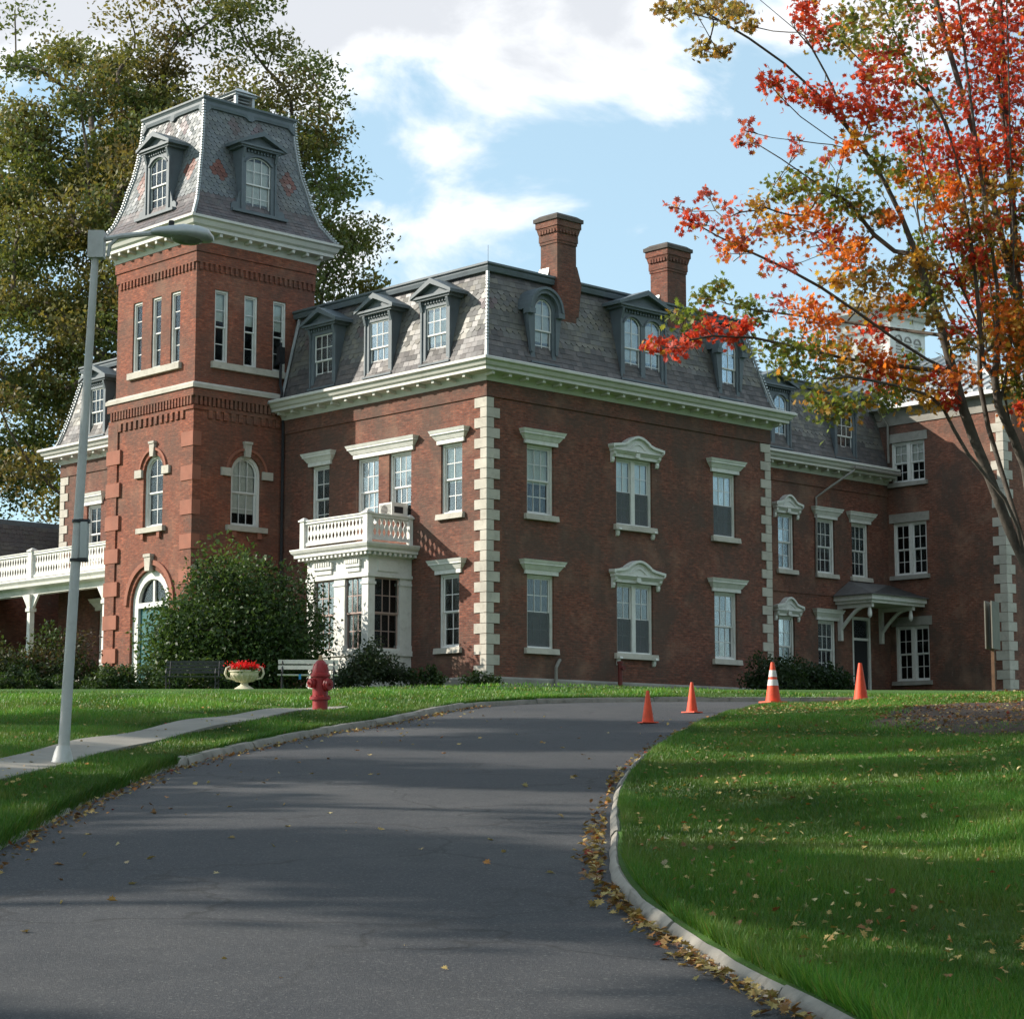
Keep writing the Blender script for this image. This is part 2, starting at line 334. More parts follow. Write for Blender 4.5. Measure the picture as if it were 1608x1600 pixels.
def lawn_mat():
    m, t, b = mat('lawn', (.06, .11, .02), .9, 0, .2); P = geopos(t)
    a = noise(t, P, .6, 6, .6); f = noise(t, P, 9, 5, .65); g = noise(t, P, 70, 3, .6)
    c = mixc(t, mapr(t, a, .35, .65), (.045, .11, .018), (.07, .15, .026))
    c = mixc(t, mapr(t, f, .5, .72, 0, .45), c, (.13, .125, .045)); c = mixc(t, mapr(t, g, .45, .7, 0, .55), c, (.03, .045, .012))
    t.links.new(c, b.inputs['Base Color']); bump(t, b, g, .7, .03); return m
M['lawn'] = lawn_mat()
def asphalt_mat():
    m, t, b = mat('asphalt', (.06, .06, .062), .85, 0, .35); P = geopos(t)
    a = noise(t, P, .35, 6, .6); sp = noise(t, P, 120, 2, .7); md = noise(t, P, 14, 5, .7)
    c = mixc(t, mapr(t, a, .36, .62), (.034, .036, .042), (.070, .069, .071)); c = mixc(t, mapr(t, noise(t, P, 2.2, 6, .7), .45, .7, 0, .55), c, (.030, .031, .035)); c = mixc(t, mapr(t, noise(t, P, 55, 3, .7), .54, .72, 0, .8), c, (.19, .185, .175)); c = mixc(t, mapr(t, sp, .46, .3, 0, .6), c, (.022, .022, .024))
    c = mixc(t, mapr(t, md, .55, .75, 0, .3), c, (.10, .097, .09))
    vo = t.nodes.new('ShaderNodeTexVoronoi'); vo.feature = 'DISTANCE_TO_EDGE'; vo.inputs['Scale'].default_value = .42
    wv = t.nodes.new('ShaderNodeVectorMath'); wv.operation = 'MULTIPLY_ADD'; nn = t.nodes.new('ShaderNodeTexNoise'); nn.inputs['Scale'].default_value = 1.6; nn.inputs['Detail'].default_value = 5; t.links.new(P, nn.inputs['Vector'])
    wv.inputs[1].default_value = (.9, .9, .9); t.links.new(nn.outputs['Color'], wv.inputs[0]); t.links.new(P, wv.inputs[2]); t.links.new(wv.outputs[0], vo.inputs['Vector'])
    cr = t.nodes.new('ShaderNodeMath'); cr.operation = 'MULTIPLY'; t.links.new(mapr(t, vo.outputs['Distance'], 0, .014, .7, 0), cr.inputs[0]); t.links.new(mapr(t, noise(t, P, .3, 3), .41, .50), cr.inputs[1])
    v2 = t.nodes.new('ShaderNodeTexVoronoi'); v2.inputs['Scale'].default_value = .16; t.links.new(wv.outputs[0], v2.inputs['Vector'])
    c = mixc(t, mapr(t, v2.outputs['Color'], .2, .9, 0, .35), c, (.030, .031, .034))                                 # old repair patches
    c = mixc(t, cr.outputs[0], c, (.018, .017, .016))                       # fine cracks
    t.links.new(c, b.inputs['Base Color']); t.links.new(mapr(t, a, .3, .7, .75, .92), b.inputs['Roughness'])
    bump(t, b, sp, .55, .012); return m
M['asphalt'] = asphalt_mat()
M['concrete'] = worn('concrete', (.26, .24, .205), .9, .2, 1.2, (.22, .20, .17), .5, 30, .3)
M['kerb'] = worn('kerb', (.30, .275, .235), .9, .3, 2.6, (.10, .09, .07), .8, 20, .6)

def rows(): 
    ys = list(np.arange(-30, 4, 2.0)) + list(np.arange(4, 32, .5)) + list(np.arange(32, 46, .2)) + list(np.arange(46, 110, 2.0)) + [115, 125, 140, 170, 220, 300, 420, 600, 900, 1400]
    return np.array(ys)
def make_ground():
    ys = rows(); offs = np.array([.02, .06, .15, .4, .7, 1.1, 1.6, 2.2, 3, 4, 5, 6.5, 8, 10, 13, 17, 22, 30, 45, 70, 120, 220, 420, 900, 1500.])
    V = []; F = []
    n = len(offs)
    for y in ys:
        k = float(kl(y))
        for o in offs[::-1]: V.append((k - o, y, float(lawn_z(k - o - 1e-4, y))))
    for i in range(len(ys) - 1):
        for j in range(n - 1): F.append((i * n + j, i * n + j + 1, (i + 1) * n + j + 1, (i + 1) * n + j))
    b = len(V)
    for y in ys:
        k = float(kr(y))
        for o in offs: V.append((k + o, y, float(lawn_z(k + o + 1e-4, y))))
    for i in range(len(ys) - 1):
        for j in range(n - 1): F.append((b + i * n + j, b + i * n + j + 1, b + (i + 1) * n + j + 1, b + (i + 1) * n + j))
    b = len(V)
    for y in ys:                                                # earth below the drive
        for f in np.linspace(0, 1, 5):
            x = kl(y) * (1 - f) + kr(y) * f; V.append((x, y, float(road_z(x, y)) - .06))
    for i in range(len(ys) - 1):
        for j in range(4): F.append((b + i * 5 + j, b + i * 5 + j + 1, b + (i + 1) * 5 + j + 1, b + (i + 1) * 5 + j))
    me = np_mesh('ground', np.array(V), np.array(F), M['lawn'], smooth=True)
    tag(link('ground', me), 'sloping green lawn on both sides of the drive', kind='structure')
    V = []; F = []; ys = ys[(ys >= -30) & (ys < 47)]; nn = 13
    for y in ys:
        for f in np.linspace(0, 1, nn):
            x = (kl(y) - .04) * (1 - f) + (kr(y) + .04) * f; V.append((x, y, float(road_z(x, y)) + .02 * math.sin(math.pi * f)))
    for i in range(len(ys) - 1):
        for j in range(nn - 1): F.append((i * nn + j, i * nn + j + 1, (i + 1) * nn + j + 1, (i + 1) * nn + j))
    tag(link('driveway', np_mesh('driveway', np.array(V), np.array(F), M['asphalt'], smooth=True)), 'dark asphalt drive curving uphill to the right', kind='structure')
make_ground()

def make_kerb(name, xf, side, y0, y1, gaps, lab, seglen=2.2, wd=.15, sink=0.0, hgt=.09):
    root = empty(name, (float(xf(y0)), y0, Z(float(xf(y0)), y0))); tag(root, lab, kind='structure')
    # walk the line by arc length
    pts = [(float(xf(y)), y) for y in np.arange(y0, y1, .05)]
    cur = [pts[0]]; acc = 0; segs = []
    L = seglen * random.uniform(.6, 1.0)
    for a, b in zip(pts[:-1], pts[1:]):
        acc += math.hypot(b[0] - a[0], b[1] - a[1]); cur.append(b)
        if acc > L: segs.append(cur); cur = [b]; acc = 0; L = seglen * random.uniform(.8, 1.2)
    segs.append(cur)
    for sg in segs:
        ym = sg[len(sg) // 2][1]
        if any(g0 < ym < g1 for g0, g1 in gaps) or len(sg) < 4: continue
        mb = MB(); n = max(3, min(9, len(sg) // 4)); idx = np.linspace(0, len(sg) - 1, n).astype(int); dz = random.uniform(-.012, .012) - sink; dx = random.uniform(-.012, .012)
        V = []
        for q, i in enumerate(idx):
            x, y = sg[i]; x2, y2 = sg[min(i + 1, len(sg) - 1)]; x1, y1_ = sg[max(i - 1, 0)]
            t = Vector((x2 - x1, y2 - y1_)).normalized(); nrm = Vector((t.y, -t.x)) * side   # toward the lawn
            if q == 0: x += t.x * .008; y += t.y * .008
            if q == n - 1: x -= t.x * .008; y -= t.y * .008
            zr = float(road_z(x, y)); h = hgt + dz - (.055 if side < 0 and y < 22 else 0) + random.uniform(-.005, .005)
            for (o, z) in ((-.005, -.1), (.004 + random.uniform(0, .008), h - .035), (.035, h), (wd - .03, h + .006), (wd, h - .02), (wd, -.1)):
                o2 = o + dx + random.uniform(-.007, .007); V.append((x + nrm.x * o2 - root.location.x, y + nrm.y * o2 - root.location.y, zr + z - root.location.z))
        k = 6; F = [(i * k + j, i * k + (j + 1) % k, (i + 1) * k + (j + 1) % k, (i + 1) * k + j) for i in range(n - 1) for j in range(k)]
        F += [tuple(range(k)), tuple((n - 1) * k + j for j in range(k))]
        mb.add(V, F); mb.build('kerb_stone', M['kerb'], root, smooth=40)
make_kerb('right_kerb', kr, 1, 3, 40, [(11.75, 12.5)], 'pale concrete kerb along the right edge of the drive', wd=.078, hgt=.066)
make_kerb('left_kerb', kl, -1, 8, 42.5, [], 'low stone kerb along the left edge of the drive', 2.6, .13, .0, .09)

# concrete footpath on the left: far and near edge as (x, y) pairs, walked toward the hydrant
PATH = [(-4.6, 8.0, .8), (-4.75, 14, .8), (-4.82, 18.2, .78), (-4.72, 21.5, .74), (-4.36, 25.4, .72), (-3.72, 29.0, .68), (-3.12, 32.0, .62), (-2.85, 33.2, .55)]
def make_path():
    root = empty('footpath', (PATH[0][0], PATH[0][1], Z(PATH[0][0], PATH[0][1]))); tag(root, 'narrow concrete footpath through the grass behind the lamp post', kind='structure')
    P = np.array(PATH); s = np.concatenate([[0], np.cumsum(np.hypot(np.diff(P[:, 0]), np.diff(P[:, 1])))])
    S = np.arange(0, s[-1], 1.5)
    for a in S:
        V = []; nn = 7
        for q in np.linspace(a + .008, min(a + 1.492, s[-1]), nn):
            x, y, wd = (np.interp(q, s, P[:, i]) for i in range(3)); x2, y2 = (np.interp(q + .05, s, P[:, i]) for i in range(2)); x1, y1 = (np.interp(q - .05, s, P[:, i]) for i in range(2))
            t = Vector((x2 - x1, y2 - y1)).normalized(); nr = Vector((-t.y, t.x))
            for o in (-.5, -.17, .17, .5):
                xx, yy = x + nr.x * o * wd, y + nr.y * o * wd
                V.append((xx - root.location.x, yy - root.location.y, Z(xx, yy) + .045 - root.location.z))
        mb = MB(); m = len(V); mb.add(V + [(x, y, z - .10) for x, y, z in V], [])
        F = [(i * 4 + j, i * 4 + j + 1, (i + 1) * 4 + j + 1, (i + 1) * 4 + j) for i in range(nn - 1) for j in range(3)]
        for i in range(nn - 1): F += [(i * 4, (i + 1) * 4, (i + 1) * 4 + m, i * 4 + m), (i * 4 + 3, i * 4 + 3 + m, (i + 1) * 4 + 3 + m, (i + 1) * 4 + 3)]
        for j in range(3): F += [(j, j + m, j + 1 + m, j + 1), ((nn - 1) * 4 + j, (nn - 1) * 4 + j + 1, (nn - 1) * 4 + j + 1 + m, (nn - 1) * 4 + j + m)]
        mb.f = F; mb.build('paving_slab', M['concrete'], root)
make_path()
# ------------------------------------------------------------------ building kit (local axes: u along the shaded front, v along the sunlit front)
AX, AY, BZ = -.7496, 61.0, 4.2; ROT = R(43.6)
def LW(u, v, z=0): return Vector((AX + u * math.cos(ROT) - v * math.sin(ROT), AY + u * math.sin(ROT) + v * math.cos(ROT), z))
class Bld:
    def __init__(s, name, u, v, z, label, cat):
        p = LW(u, v, z); s.o = empty(name, p, ROT); tag(s.o, label, cat); s.u, s.v, s.z = u, v, z
    def add(s, name, mb, m, parent=None, smooth=False):        # mb in (u, v, absolute z)
        mb.v = [(x - s.u, y - s.v, z - s.z) for x, y, z in mb.v]
        return mb.build(name, m, parent or s.o, smooth=smooth)
    def at(s, face, c, a, z):                                  # location and turn for things on a face
        if face == 'R': return (a - s.u, c - s.v, z - s.z), 0
        if face == 'L': return (c - s.u, a - s.v, z - s.z), -math.pi / 2
        if face == 'E': return (c - s.u, a - s.v, z - s.z), math.pi / 2
def fmap(face, c):
    if face == 'R': return lambda a, d, z: (a, c + d, z)
    if face == 'L': return lambda a, d, z: (c + d, a, z)
    return lambda a, d, z: (c - d, a, z)                       # 'E'
def arch_pts(ac, w, zs, rise, n=14):                           # left spring over the top to the right spring
    if rise >= w / 2 - 1e-3:
        return [(ac + w / 2 * math.cos(t), zs + rise * math.sin(t)) for t in np.linspace(math.pi, 0, n)]
    Rr = (w * w / 4 + rise * rise) / (2 * rise); h = math.asin(w / 2 / Rr)
    return [(ac + Rr * math.sin(t), zs + rise - Rr + Rr * math.cos(t)) for t in np.linspace(-h, h, n)]
def wall(mb, face, c, a0, a1, z0, z1, holes=(), depth=.24):
    """holes: (centre, width, z bottom, z top, arch rise)"""
    m = fmap(face, c)
    As = sorted({a0, a1, *[h[0] - h[1] / 2 for h in holes], *[h[0] + h[1] / 2 for h in holes]})
    Zs = sorted({z0, z1, *[h[2] for h in holes], *[h[3] for h in holes]})
    for i in range(len(As) - 1):
        for j in range(len(Zs) - 1):
            ca, cz = (As[i] + As[i + 1]) / 2, (Zs[j] + Zs[j + 1]) / 2
            if any(abs(ca - h[0]) < h[1] / 2 and h[2] < cz < h[3] for h in holes): continue
            mb.add([m(As[i], 0, Zs[j]), m(As[i + 1], 0, Zs[j]), m(As[i + 1], 0, Zs[j + 1]), m(As[i], 0, Zs[j + 1])], [(0, 1, 2, 3)])
    for h in holes:
        l, r, b, tp, rise = h[0] - h[1] / 2, h[0] + h[1] / 2, h[2], h[3], h[4]
        if rise:
            pts = arch_pts(h[0], h[1], tp - rise, rise)
            for (x1, y1), (x2, y2) in zip(pts[:-1], pts[1:]):
                mb.add([m(x1, 0, y1), m(x2, 0, y2), m(x2, 0, tp + 1e-4), m(x1, 0, tp + 1e-4)], [(0, 1, 2, 3)])
            loop = [(l, b)] + pts + [(r, b)]
        else: loop = [(l, b), (l, tp), (r, tp), (r, b)]
        loop.append(loop[0])
        for (x1, y1), (x2, y2) in zip(loop[:-1], loop[1:]):
            mb.add([m(x1, 0, y1), m(x2, 0, y2), m(x2, depth, y2), m(x1, depth, y1)], [(0, 1, 2, 3)])
    return mb
def fbox(mb, face, c, a0, a1, d0, d1, z0, z1):                 # d: inward depth from plane c (negative = proud)
    m = fmap(face, c); x = m(a0, d0, z0); y = m(a1, d1, z1)
    return mb.box(min(x[0], y[0]), max(x[0], y[0]), min(x[1], y[1]), max(x[1], y[1]), z0, z1)
def sweep(mb, path, prof, n_sign=1):                           # path of (u,v); prof of (out, z); left-hand side is out
    P = [Vector(p) for p in path]; k = len(prof); V = []
    for i, p in enumerate(P):
        d0 = (P[i] - P[i - 1]).normalized() if i else (P[1] - P[0]).normalized(); d1 = (P[i + 1] - P[i]).normalized() if i < len(P) - 1 else d0
        n0 = Vector((-d0.y, d0.x)); n1 = Vector((-d1.y, d1.x)); nn = (n0 + n1); nn = nn / max(nn.dot(n0), 1e-3)
        for o, z in prof: V.append((p.x + nn.x * o, p.y + nn.y * o, z))
    F = [(i * k + j, i * k + (j + 1) % k, (i + 1) * k + (j + 1) % k, (i + 1) * k + j) for i in range(len(P) - 1) for j in range(k)]
    F += [tuple(range(k)), tuple((len(P) - 1) * k + j for j in range(k))]
    return mb.add(V, F)

PANES = {}
def cached(key, make):
    if key not in PANES: PANES[key] = make()
    return PANES[key]
def bars(w, h, cols, rws, st=.05, mu=.024, dep=.035, rail=None, top=None):
    """sash: stiles, rails and glazing bars; top = arch rise for an arched head"""
    mb = MB(); rail = rail or st; ih = h
    if top:
        inn = arch_pts(0, w - 2 * st, h - top, top - st * (1 if top > w * .4 else .8)); out = arch_pts(0, w, h - top, top)
        mb.ring(inn, out, 0, dep); hs = h - top
    else: mb.box(-w / 2 + st, w / 2 - st, 0, dep, h - st, h); hs = h
    mb.box(-w / 2, -w / 2 + st, 0, dep, 0, hs); mb.box(w / 2 - st, w / 2, 0, dep, 0, hs); mb.box(-w / 2 + st, w / 2 - st, 0, dep, 0, rail)
    def headz(x):
        if not top: return h - st
        pts = arch_pts(0, w - 2 * st, h - top, top - st * .8, 30); return float(np.interp(x, [p[0] for p in pts], [p[1] for p in pts]))
    for i in range(1, cols):
        x = -w / 2 + st + (w - 2 * st) * i / cols; mb.box(x - mu / 2, x + mu / 2, .006, dep - .006, rail, headz(x))
    for j in range(1, rws):
        z = rail + (h - st - rail) * j / rws; mb.box(-w / 2 + st, w / 2 - st, .009, dep - .009, z - mu / 2, z + mu / 2)
    return mb
def sash(parent, name, w, h, cols, rws, x, y, z, smat='sash', top=None, st=.05, mu=.026):
    me = cached(('sash', round(w, 3), round(h, 3), cols, rws, smat, top, st), lambda: bars(w, h, cols, rws, st, mu, top=top).mesh(name, M[smat]))
    s = link(name, me, parent, (x, y, z))
    pw, ph = (w - 2 * st) / cols, (h - 2 * st) / rws
    if top:
        ins = arch_pts(0, w - 2 * st, h - top, max(top - st * .8, .02), 40)
    for i in range(cols):
        for j in range(rws):
            xc = -w / 2 + st + pw * (i + .5); zc = st + ph * j
            if top and j == rws - 1:
                xs = np.linspace(xc - pw / 2, xc + pw / 2, 6); hz = np.interp(xs, [p[0] for p in ins], [p[1] for p in ins]) - zc
                hz = np.maximum(hz, .03)
                key = ('apane', round(pw, 3), round(ph, 3), i, cols, top, round(h, 2))
                me = cached(key, lambda: MB().prism([(-pw / 2, 0), (pw / 2, 0)] + [(float(a - xc), float(b)) for a, b in zip(xs[::-1], hz[::-1])], 0, .004).mesh('pane', M['glass']))
            else:
                me = cached(('pane', round(pw, 3), round(ph, 3)), lambda: MB().box(-pw / 2, pw / 2, 0, .004, 0, ph).mesh('pane', M['glass']))
            link('pane', me, parent, (x + xc, y + .016, z + zc), (R(random.uniform(-.5, .5)), 0, R(random.uniform(-.6, .6))))
    return s
def lintel_mb(w):
    mb = MB(); a = w / 2
    mb.box(-a - .13, a + .13, -.07, .03, 0, .13)
    mb.frustum((-a - .16, a + .16, -.09, .03), (-a - .27, a + .27, -.17, .03), .13, .28)
    mb.box(-a - .29, a + .29, -.20, .03, .28, .33); mb.frustum((-a - .30, a + .30, -.21, .03), (-a - .34, a + .34, -.25, .03), .33, .42)
    return mb
def hood_mb(w):                                                 # arched pediment on brackets
    mb = MB(); a = w / 2 + .30
    mb.box(-a + .08, a - .08, -.10, .02, 0, .16)
    sh = [(-a, .22), (-a, .30), (-a * .62, .36), (-a * .45, .42)]
    arc = [(-a * .45 + a * .9 * t, .44 + .20 * math.sin(math.pi * t)) for t in np.linspace(0, 1, 11)]
    up = sh + arc + [(-x, z) for x, z in sh[::-1]]
    mb.prism(up + [(a, .16), (-a, .16)][0:2], -.16, .02)
    lo = [(x, z + .0) for x, z in up]; hi = [(x * 1.05, z + .075) for x, z in up]
    mb.ring(lo, hi, -.25, .02)
    mb.frustum((-a + .06, a - .06, -.12, .02), (-a, a, -.22, .02), .10, .20)
    mb.ring([(-.30 + .6 * t, .30 + .14 * math.sin(math.pi * t)) for t in np.linspace(0, 1, 9)], [(-.36 + .72 * t, .28 + .22 * math.sin(math.pi * t)) for t in np.linspace(0, 1, 9)], -.185, -.1)
    mb.box(-.09, .09, -.19, -.08, .02, .24)
    return mb
def bracket_mb(h=.34):
    mb = MB(); mb.prism([(0, 0), (-.05, .02), (-.08, .10), (-.07, .18), (-.16, .26), (-.18, h), (.02, h), (.02, 0)], -.06, .06, M=lambda x, y, z: (y, x, z)); return mb
def sill_mb(w, thick=.17): 
    mb = MB(); mb.frustum((-w / 2 - .13, w / 2 + .13, -.13, .2), (-w / 2 - .13, w / 2 + .13, -.10, .2), -thick, 0); return mb
def window(B, face, c, a, z0, z1, w, kind='plain', grid=(3, 2), blind=0.0, smat='sash', sill=True, open_low=0, blindmat='blind', screen=False):
    """one sash window set in a wall opening; part mesh = casing"""
    h = z1 - z0; loc, rz = B.at(face, c, a, z0); fr = MB(); t = .085
    y0, y1 = .075, .21
    fr.box(-w / 2, -w / 2 + t, y0, y1, 0, h); fr.box(w / 2 - t, w / 2, y0, y1, 0, h); fr.box(-w / 2 + t, w / 2 - t, y0, y1, h - t, h); fr.frustum((-w / 2 + t, w / 2 - t, y0 - .03, y1), (-w / 2 + t, w / 2 - t, y0, y1), 0, .06)
    dbl = kind in ('double', 'doublestone')
    if dbl: fr.box(-.085, .085, y0 - .01, y1, .06, h - t)
    win = link('window', cached(('frame', round(w, 3), round(h, 3), dbl), lambda: fr.mesh('window', M['white'])), B.o, loc, (0, 0, rz))
    iw = (w - 2 * t); cells = [(0, iw)] if not dbl else [(-(iw / 4 + .0425), iw / 2 - .085), ((iw / 4 + .0425), iw / 2 - .085)]
    ih = h - t - .06
    for x, ww in cells:
        g = grid if not dbl else (2, 2)
        sash(win, 'sash', ww, ih * .5 + .025, g[0], g[1], x, .125, .06 + ih * .5 - .025, smat)
        sash(win, 'sash', ww, ih * .5, g[0], g[1], x, .165, .06 + open_low, smat)
        if screen: link('screen', cached(('scr', round(ww, 2), round(ih, 2)), lambda: MB().box(-ww / 2 + .01, ww / 2 - .01, .118, .121, 0, ih * .5).mesh('screen', M['screen_mesh'])), win, (x, 0, .06))
        if blind:
            bh = ih * blind
            link('blind', cached(('blind', round(ww, 2), round(bh, 2), blindmat), lambda: MB().box(-ww / 2 + .02, ww / 2 - .02, .212, .222, 0, bh).mesh('blind', M[blindmat])), win, (x, 0, h - t - bh))
    lm = 'white'
    if kind == 'plain': link('lintel', cached(('lint', round(w, 2)), lambda: lintel_mb(w).mesh('lintel', M['white'])), win, (0, 0, h + .0))
    elif kind == 'double' or kind == 'hood':
        link('hood', cached(('hood', round(w, 2)), lambda: hood_mb(w).mesh('hood', M['white'])), win, (0, 0, h - .0))
        for sx in (-1, 1): link('bracket', cached('hbr', lambda: bracket_mb(.34).mesh('bracket', M['white'])), win, (sx * (w / 2 + .2), 0, h - .2))
    elif kind == 'doublestone': link('lintel', cached(('sl', round(w, 2)), lambda: MB().box(-w / 2 - .15, w / 2 + .15, -.035, .2, 0, .36).mesh('lintel', M['foundation'])), win, (0, 0, h))
    if sill:
        sm = 'stone' if kind != 'doublestone' else 'foundation'
        link('sill', cached(('sill', round(w, 2), sm), lambda: sill_mb(w).mesh('sill', M[sm])), win)
        if kind == 'double':
            for sx in (-1, 1): link('bracket', cached('sbr', lambda: bracket_mb(.2).mesh('bracket', M['white'])), win, (sx * (w / 2 - .02), 0, -.37))
    return win
def arched_window(B, face, c, a, z0, ztop, w, grid=(3, 2), sillw=None):
    rise = w / 2; h = ztop - z0; loc, rz = B.at(face, c, a, z0); fr = MB(); t = .11
    fr.box(-w / 2, -w / 2 + t, .10, .24, 0, h - rise); fr.box(w / 2 - t, w / 2, .10, .24, 0, h - rise); fr.box(-w / 2 + t, w / 2 - t, .08, .24, 0, .07)
    fr.ring(arch_pts(0, w - 2 * t, h - rise, rise - t), arch_pts(0, w, h - rise, rise), .10, .24)
    win = link('window', fr.mesh('window', M['white']), B.o, loc, (0, 0, rz))
    iw = w - 2 * t; ih = h - t - .07
    sash(win, 'sash', iw, ih * .52, grid[0], grid[1], 0, .15, .07 + ih * .48, top=iw / 2)
    sash(win, 'sash', iw, ih * .49, grid[0], grid[1], 0, .19, .07)
    link('curtain', MB().box(-iw / 2 + .02, iw / 2 - .02, .235, .245, .45, h - t - .05).mesh('curtain', M['curtain']), win)
    # stone keystone, imposts, brick hood mould and sill
    k = MB(); k.prism([(-.10, h - .06), (.10, h - .06), (.14, h + .36), (-.14, h + .36)], -.10, .05); k.box(-.16, .16, -.13, .05, h + .36, h + .44); k.build('keystone', M['stone'], win)
    for sx in (-1, 1): MB().box(sx * (w / 2 + .22) - .2, sx * (w / 2 + .22) + .2, -.09, .05, h - rise - .14, h - rise + .12).build('impost', M['stone'], win)
    hm = MB(); hm.ring(arch_pts(0, w + .30, h - rise, rise + .15, 18), arch_pts(0, w + .46, h - rise, rise + .23, 18), -.06, .04); hm.build('hood_mould', M['brownstone'], win)
    MB().box(-w / 2 - .2, w / 2 + .2, -.14, .2, -.17, 0).build('sill', M['stone'], win)
    for sx in (-1, 1): MB().box(sx * w * .42 - .08, sx * w * .42 + .08, -.10, .04, -.37, -.17).build('bracket', M['brownstone'], win)
    return win

# ------------------------------------------------------------------ slate roofs
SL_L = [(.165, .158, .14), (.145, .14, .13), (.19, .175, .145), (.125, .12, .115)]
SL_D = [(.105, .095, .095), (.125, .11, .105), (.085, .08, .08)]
def prof_at(prof, s):                                          # prof [(inset, z)] by arc length
    P = np.array(prof); d = np.concatenate([[0], np.cumsum(np.hypot(np.diff(P[:, 0]), np.diff(P[:, 1])))]); return np.interp(s, d, P[:, 0]), np.interp(s, d, P[:, 1]), d[-1]
def slate_face(mb, back, face, c, a0, a1, prof, hip0=True, hip1=True, colf=None, shapef=None, w=.25, ex=.175):
    m = fmap(face, c)
    for (i0, z0), (i1, z1) in zip(prof[:-1], prof[1:]):
        l0, r0 = a0 + (i0 if hip0 else 0), a1 - (i0 if hip1 else 0); l1, r1 = a0 + (i1 if hip0 else 0), a1 - (i1 if hip1 else 0)
        back.add([m(l0, i0 + .03, z0), m(r0, i0 + .03, z0), m(r1, i1 + .03, z1), m(l1, i1 + .03, z1)], [(0, 1, 2, 3)])
    T = prof_at(prof, 0)[2]; nrow = int(T / ex)
    for rI in range(nrow):
        s0, s1 = rI * ex, min(rI * ex + ex * 1.25, T); i0, z0, _ = prof_at(prof, s0); i1, z1, _ = prof_at(prof, s1)
        l = a0 + (max(i0, i1) if hip0 else 0); r = a1 - (max(i0, i1) if hip1 else 0)
        x = l - (w / 2 if rI % 2 else 0)
        while x < r - .02:
            xa, xb = max(x, l) + .004, min(x + w, r) - .004; x += w
            if xb - xa < .04: continue
            j = random.uniform(-.008, .008); lift = random.uniform(.012, .024); zz = z0 + j; hx = shapef(rI, z0) if shapef else 0
            col = colf((xa + xb) / 2, z0, rI) if colf else random.choice(SL_L)
            o0, o1 = i0 - lift, i1 - .004
            if hx:
                q = (xb - xa) * .3; zq = z0 + (z1 - z0) * .35; oq = o0 + (o1 - o0) * .35
                V = [m(xa + q, o0, zz), m(xb - q, o0, zz), m(xb, oq, zq), m(xb, o1, z1), m(xa, o1, z1), m(xa, oq, zq), m(xa + q, i0 + .02, zz), m(xb - q, i0 + .02, zz), m(xb, oq + .03, zq), m(xa, oq + .03, zq)]
                mb.add(V, [(0, 1, 2, 3, 4, 5), (0, 6, 7, 1), (1, 7, 8, 2), (0, 5, 9, 6)], col)
            else:
                V = [m(xa, o0, zz), m(xb, o0, zz), m(xb, o1, z1), m(xa, o1, z1), m(xa, i0 + .02, zz), m(xb, i0 + .02, zz)]
                mb.add(V, [(0, 1, 2, 3), (0, 4, 5, 1)], col)
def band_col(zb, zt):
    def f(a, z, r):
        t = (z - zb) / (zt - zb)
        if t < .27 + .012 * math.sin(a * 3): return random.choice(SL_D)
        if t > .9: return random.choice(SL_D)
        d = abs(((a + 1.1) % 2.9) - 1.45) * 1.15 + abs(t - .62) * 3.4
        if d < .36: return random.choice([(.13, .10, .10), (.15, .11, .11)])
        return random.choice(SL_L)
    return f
def hexband(zb, zt): return lambda r, z: .32 < (z - zb) / (zt - zb) < .9 and r % 7 > 2

